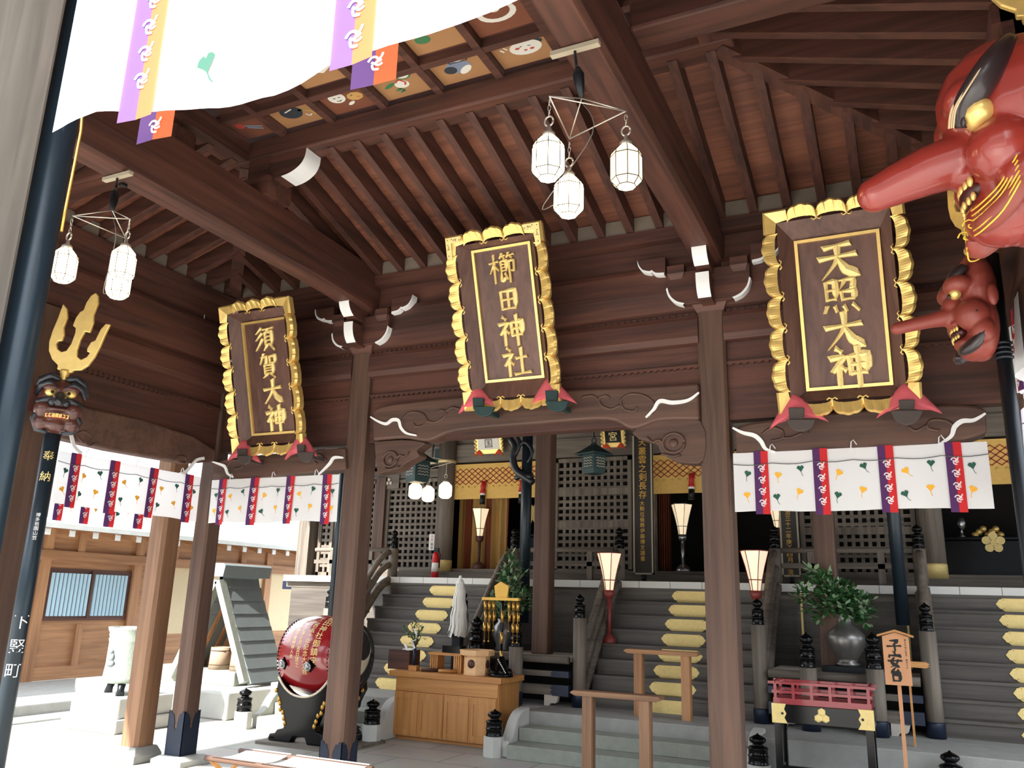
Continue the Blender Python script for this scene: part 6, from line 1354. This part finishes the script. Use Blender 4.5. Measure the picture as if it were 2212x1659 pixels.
mb=MB(); mb.prism([(wx-.6,wy1-.06,.5),(wx+.6,wy1-.06,.5),(wx,wy1-.06,1.7)],.03,0,(0,1,0)); build(mb,'gable_boards','shed_z',t)
for px_,lb in ((474,'left wooden bucket in the well house'),(520,'right wooden bucket in the well house')):
    p=PY(px_,1440,9.45); t=thing('bucket',lb,'bucket',(p.x,9.45,.52)); mb=MB(); mb.lathe((p.x,9.45,.52),[(.155,0),(.145,.16),(.14,.30),(.13,.30),(.13,.1),(0,.1)],22); build(mb,'staves','bucket',t); mb=MB(); [mb.lathe((p.x,9.45,.52+z),[(r_+.004,0),(r_+.004,.012)],22) for z,r_ in ((.06,.151),(.25,.142))]; build(mb,'hoops','twig',t)
mb=MB(); mb.box(-12.6,-10.2,3,30,0,.15); build(mb,'floor.003','stone',loc=(-11,10,0),kind='structure',bev=.02)
mb=MB(); mb.box(-10.2,-9.75,4,9,0,.02); o=build(mb,'gravel_strip','gravel'); tag(o,'strip of pale gravel along the left kerb','gravel'); o['kind']='stuff'
# outbuilding along the left
bx=-12.64
t=thing('outbuilding','warm brown timber outbuilding with corrugated window along the left courtyard','building',(bx,12,.15))
def bb(name,y0,y1,z0,z1,mt,d=.0,th=.1,par=None): mb=MB(); mb.box(bx-th+d,bx+d,y0,y1,z0,z1); return build(mb,name,mt,par or t)
bb('plank_wall',5,11.0,.15,2.6,'shed_y'); bb('plaster_wall',11.0,28,.15,2.6,'plaster'); bb('lower_boards',11.0,28,.15,.8,'shed_y',.02)
bb('wall_sill',5,28,.15,.35,'shed_y',.05); bb('head_beam',5,28,2.0,2.16,'shed_y',.10); bb('upper_boards',5,28,2.16,2.62,'shed_y',.02); bb('wall_plate',5,28,2.56,2.70,'shed_y',.12)
for y in (9.0,10.8,12.4,14.2,16,17.6,19.4,21.2): bb('wall_post',y-.09,y+.09,.15,2.56,'shed_z',.07)
for y in (9.6,11.6,13.4,15.2,17,18.6): bb('strut',y-.07,y+.07,2.16,2.56,'shed_z',.08)
f=bb('window_frame',9.10,10.70,1.06,1.88,'hall_y',.03,.1)
mb=MB(); n=40; vs=[]
for i in range(n+1):
    y=9.16+1.48*i/n; x=bx+.045+.012*math.sin(i*PI/1.0*.5*1.0+(.0)); x=bx+.045+.02*(1 if (i//1)%2 else -1); vs+=[(x,y,1.13),(x,y,1.81)]
mb.add(vs,[(2*i,2*i+2,2*i+3,2*i+1) for i in range(n)],0,False); build(mb,'corrugated_sheet','tin_blue',f); bb('mullion',9.88,9.93,1.1,1.85,'hall_z',.075,.04,f)
bb('lower_post',9.75,9.87,.35,1.0,'shed_z',.05)
EX=-11.85; e0=PX(130,1150,EX); e1=PX(300,1166,EX)
y=8.0
k=0
while y<22 and k<40:
    mb=MB(); mb.bar((bx,y,2.66),(EX,y,e0.z),.09,.09); r=build(mb,'eave_rafter','shed_x',t); mb=MB(); mb.box(EX-.004,EX+.012,y-.047,y+.047,e0.z-.05,e0.z+.05); build(mb,'white_end','paint_white',r); y+=.42; k+=1
mb=MB(); mb.prism([(bx-1.2,5,3.25),(EX+.10,5,e0.z+.055),(EX+.10,5,e0.z+.13),(bx-1.2,5,3.35)],23,0,(0,1,0)); build(mb,'roof','stone_pale',t)
# ================================================================ painted ceiling panels (plain folk motifs)
ZC=5.325
def cpanel(i,j,bgm,label,motif):
    cx=-4.68+.5*i; cy=4.50-.4*j if j else 4.49; hy=.16 if j==0 else .17
    t=thing('ceiling_painting',label,'painting',(cx,cy,ZC)); mb=MB(); mb.box(cx-.215,cx+.215,cy-hy,cy+hy,ZC-.008,ZC+.004); build(mb,'panel',bgm,t)
    # seen from below: u to the right, v towards the back wall is down in the picture
    def P(u,v,k=0): return (cx+u*.2,cy-v*.15,ZC-.0085-.001*k)
    pcs={}
    def blob(u,v,a,b,m,k=1,n=18,rot=0):
        mb=pcs.setdefault(m,MB()); mb.add([P(u+a*math.cos(q)*math.cos(rot)-b*math.sin(q)*math.sin(rot),v+a*math.cos(q)*math.sin(rot)+b*math.sin(q)*math.cos(rot),k) for q in [x*2*PI/n for x in range(n)]],[list(range(n))])
    def line(pts,w,m,k=2):
        mb=pcs.setdefault(m,MB()); p=[Vector(q) for q in pts]
        for a,b in zip(p,p[1:]):
            d=(b-a).normalized(); n=Vector((-d.y,d.x))*w/2; mb.add([P(*(a+n),k),P(*(a-n),k),P(*(b-n),k),P(*(b+n),k)],[(0,1,2,3)])
    motif(blob,line)
    for m,mb in pcs.items(): build(mb,'motif',m,t)
def m_pins(b,l): l([(-.1,.1),(.6,-.3)],.10,'paint_blue'); l([(-.05,-.1),(.55,-.5)],.10,'paint_blue'); b(-.3,.15,.2,.25,'paint_red')
def m_lump(b,l): b(-.15,.1,.5,.55,'paint_dark'); l([(-.4,.2),(0,.35)],.08,'paint_pale'); l([(.35,-.3),(.45,-.5),(.6,-.4)],.07,'paint_pale'); l([(.5,.0),(.7,-.2),(.75,-.5)],.08,'paint_ochre'); b(.3,.1,.12,.1,'paint_green')
def m_twomask(b,l):
    b(-.35,.2,.36,.42,'paint_pale'); l([(-.5,.25),(-.4,.2)],.05,'paint_dark'); l([(-.28,.25),(-.18,.2)],.05,'paint_dark'); l([(-.45,.0),(-.35,-.08),(-.22,.0)],.05,'paint_dark')
    b(.40,.0,.36,.34,'paint_ochre',1,8); l([(.25,.1),(.35,.15)],.05,'paint_dark'); l([(.45,-.05),(.6,-.12)],.05,'paint_red'); b(.02,-.45,.2,.1,'paint_pale',1,10,.6)
def m_still(b,l): b(.3,.5,.33,.3,'paint_green'); b(.3,.5,.25,.22,'paint_pale',2); b(.0,-.1,.3,.3,'paint_pale',1); l([(-.2,.1),(.0,.3),(.2,.0),(.1,-.2)],.08,'paint_red'); b(-.5,.0,.3,.12,'paint_green',1,12,.5); l([(-.4,-.5),(-.2,-.35),(-.1,-.6),(-.3,-.65)],.12,'paint_green')
def m_figure(b,l): b(-.05,.0,.5,.45,'paint_blue'); b(.15,-.3,.35,.18,'paint_pale',2,14,.8); l([(-.25,.35),(.45,.35),(.45,.7),(-.25,.7),(-.25,.35)],.05,'paint_dark',3); b(.1,.52,.34,.17,'paint_pale',2,4,0); l([(0,.55),(.05,.5)],.05,'paint_dark',3); l([(.2,.5),(.28,.55)],.05,'paint_dark',3); b(-.4,-.1,.25,.28,'paint_dark',2)
def m_roundface(b,l):
    b(.15,.05,.6,.5,'paint_pale'); b(.5,.28,.35,.2,'paint_dark',.5); l([(-.05,.15),(.05,.2)],.04,'paint_dark'); l([(.25,.15),(.35,.1)],.04,'paint_dark'); b(.1,-.12,.07,.05,'paint_red',2); b(-.15,.1,.09,.07,'paint_red',2); b(.35,-.1,.09,.07,'paint_red',2); l([(-.75,.3),(-.65,.1)],.08,'paint_pale'); l([(-.6,.4),(-.5,.2)],.06,'paint_pale')
def m_house(b,l): b(.2,.1,.75,.5,'paint_pale',1,4); l([(-.2,.2),(.6,.2)],.04,'paint_blue'); l([(0,.4),(0,-.1)],.04,'paint_blue'); l([(.35,.4),(.35,-.1)],.04,'paint_blue'); b(-.2,-.25,.12,.1,'paint_dark',2)
def m_clusters(b,l): b(-.45,-.2,.3,.28,'paint_green'); b(.15,.15,.2,.16,'paint_green'); b(.5,.2,.22,.2,'paint_red'); b(-.05,.1,.25,.12,'paint_red')
def m_ring(b,l): b(0,.1,.7,.6,'paint_pale'); b(0,.18,.5,.45,'panel_brown',2); b(0,.35,.2,.2,'paint_pale',3)
rows=[(0,0,'panel_brown','dark painted ceiling panel with blue pins, leftmost in the front row',m_pins),(1,0,'panel_tan','painted ceiling panel with a dark blue lump shape, second from the left',m_lump),(2,0,'panel_brown','painted ceiling panel with a white mask and an ochre mask',m_twomask),(3,0,'panel_tan','painted ceiling panel with dishes and greens',m_still),(4,0,'panel_tan','painted ceiling panel with a blue figure under a pale box',m_figure),(5,0,'panel_tan','painted ceiling panel with a round white face, rightmost in the front row',m_roundface),
 (2,1,'panel_tan','painted ceiling panel with a pale house shape beside the curtain hem',m_house),(3,1,'panel_brown','painted ceiling panel behind the hanging ribbon ends',m_pins),(4,1,'panel_tan','painted ceiling panel with green and red clusters',m_clusters),(5,1,'panel_brown','painted ceiling panel with a white ring shape at the curtain edge',m_ring)]
for i,j,bgm,lb,mo in rows: cpanel(i,j,bgm,lb,mo)
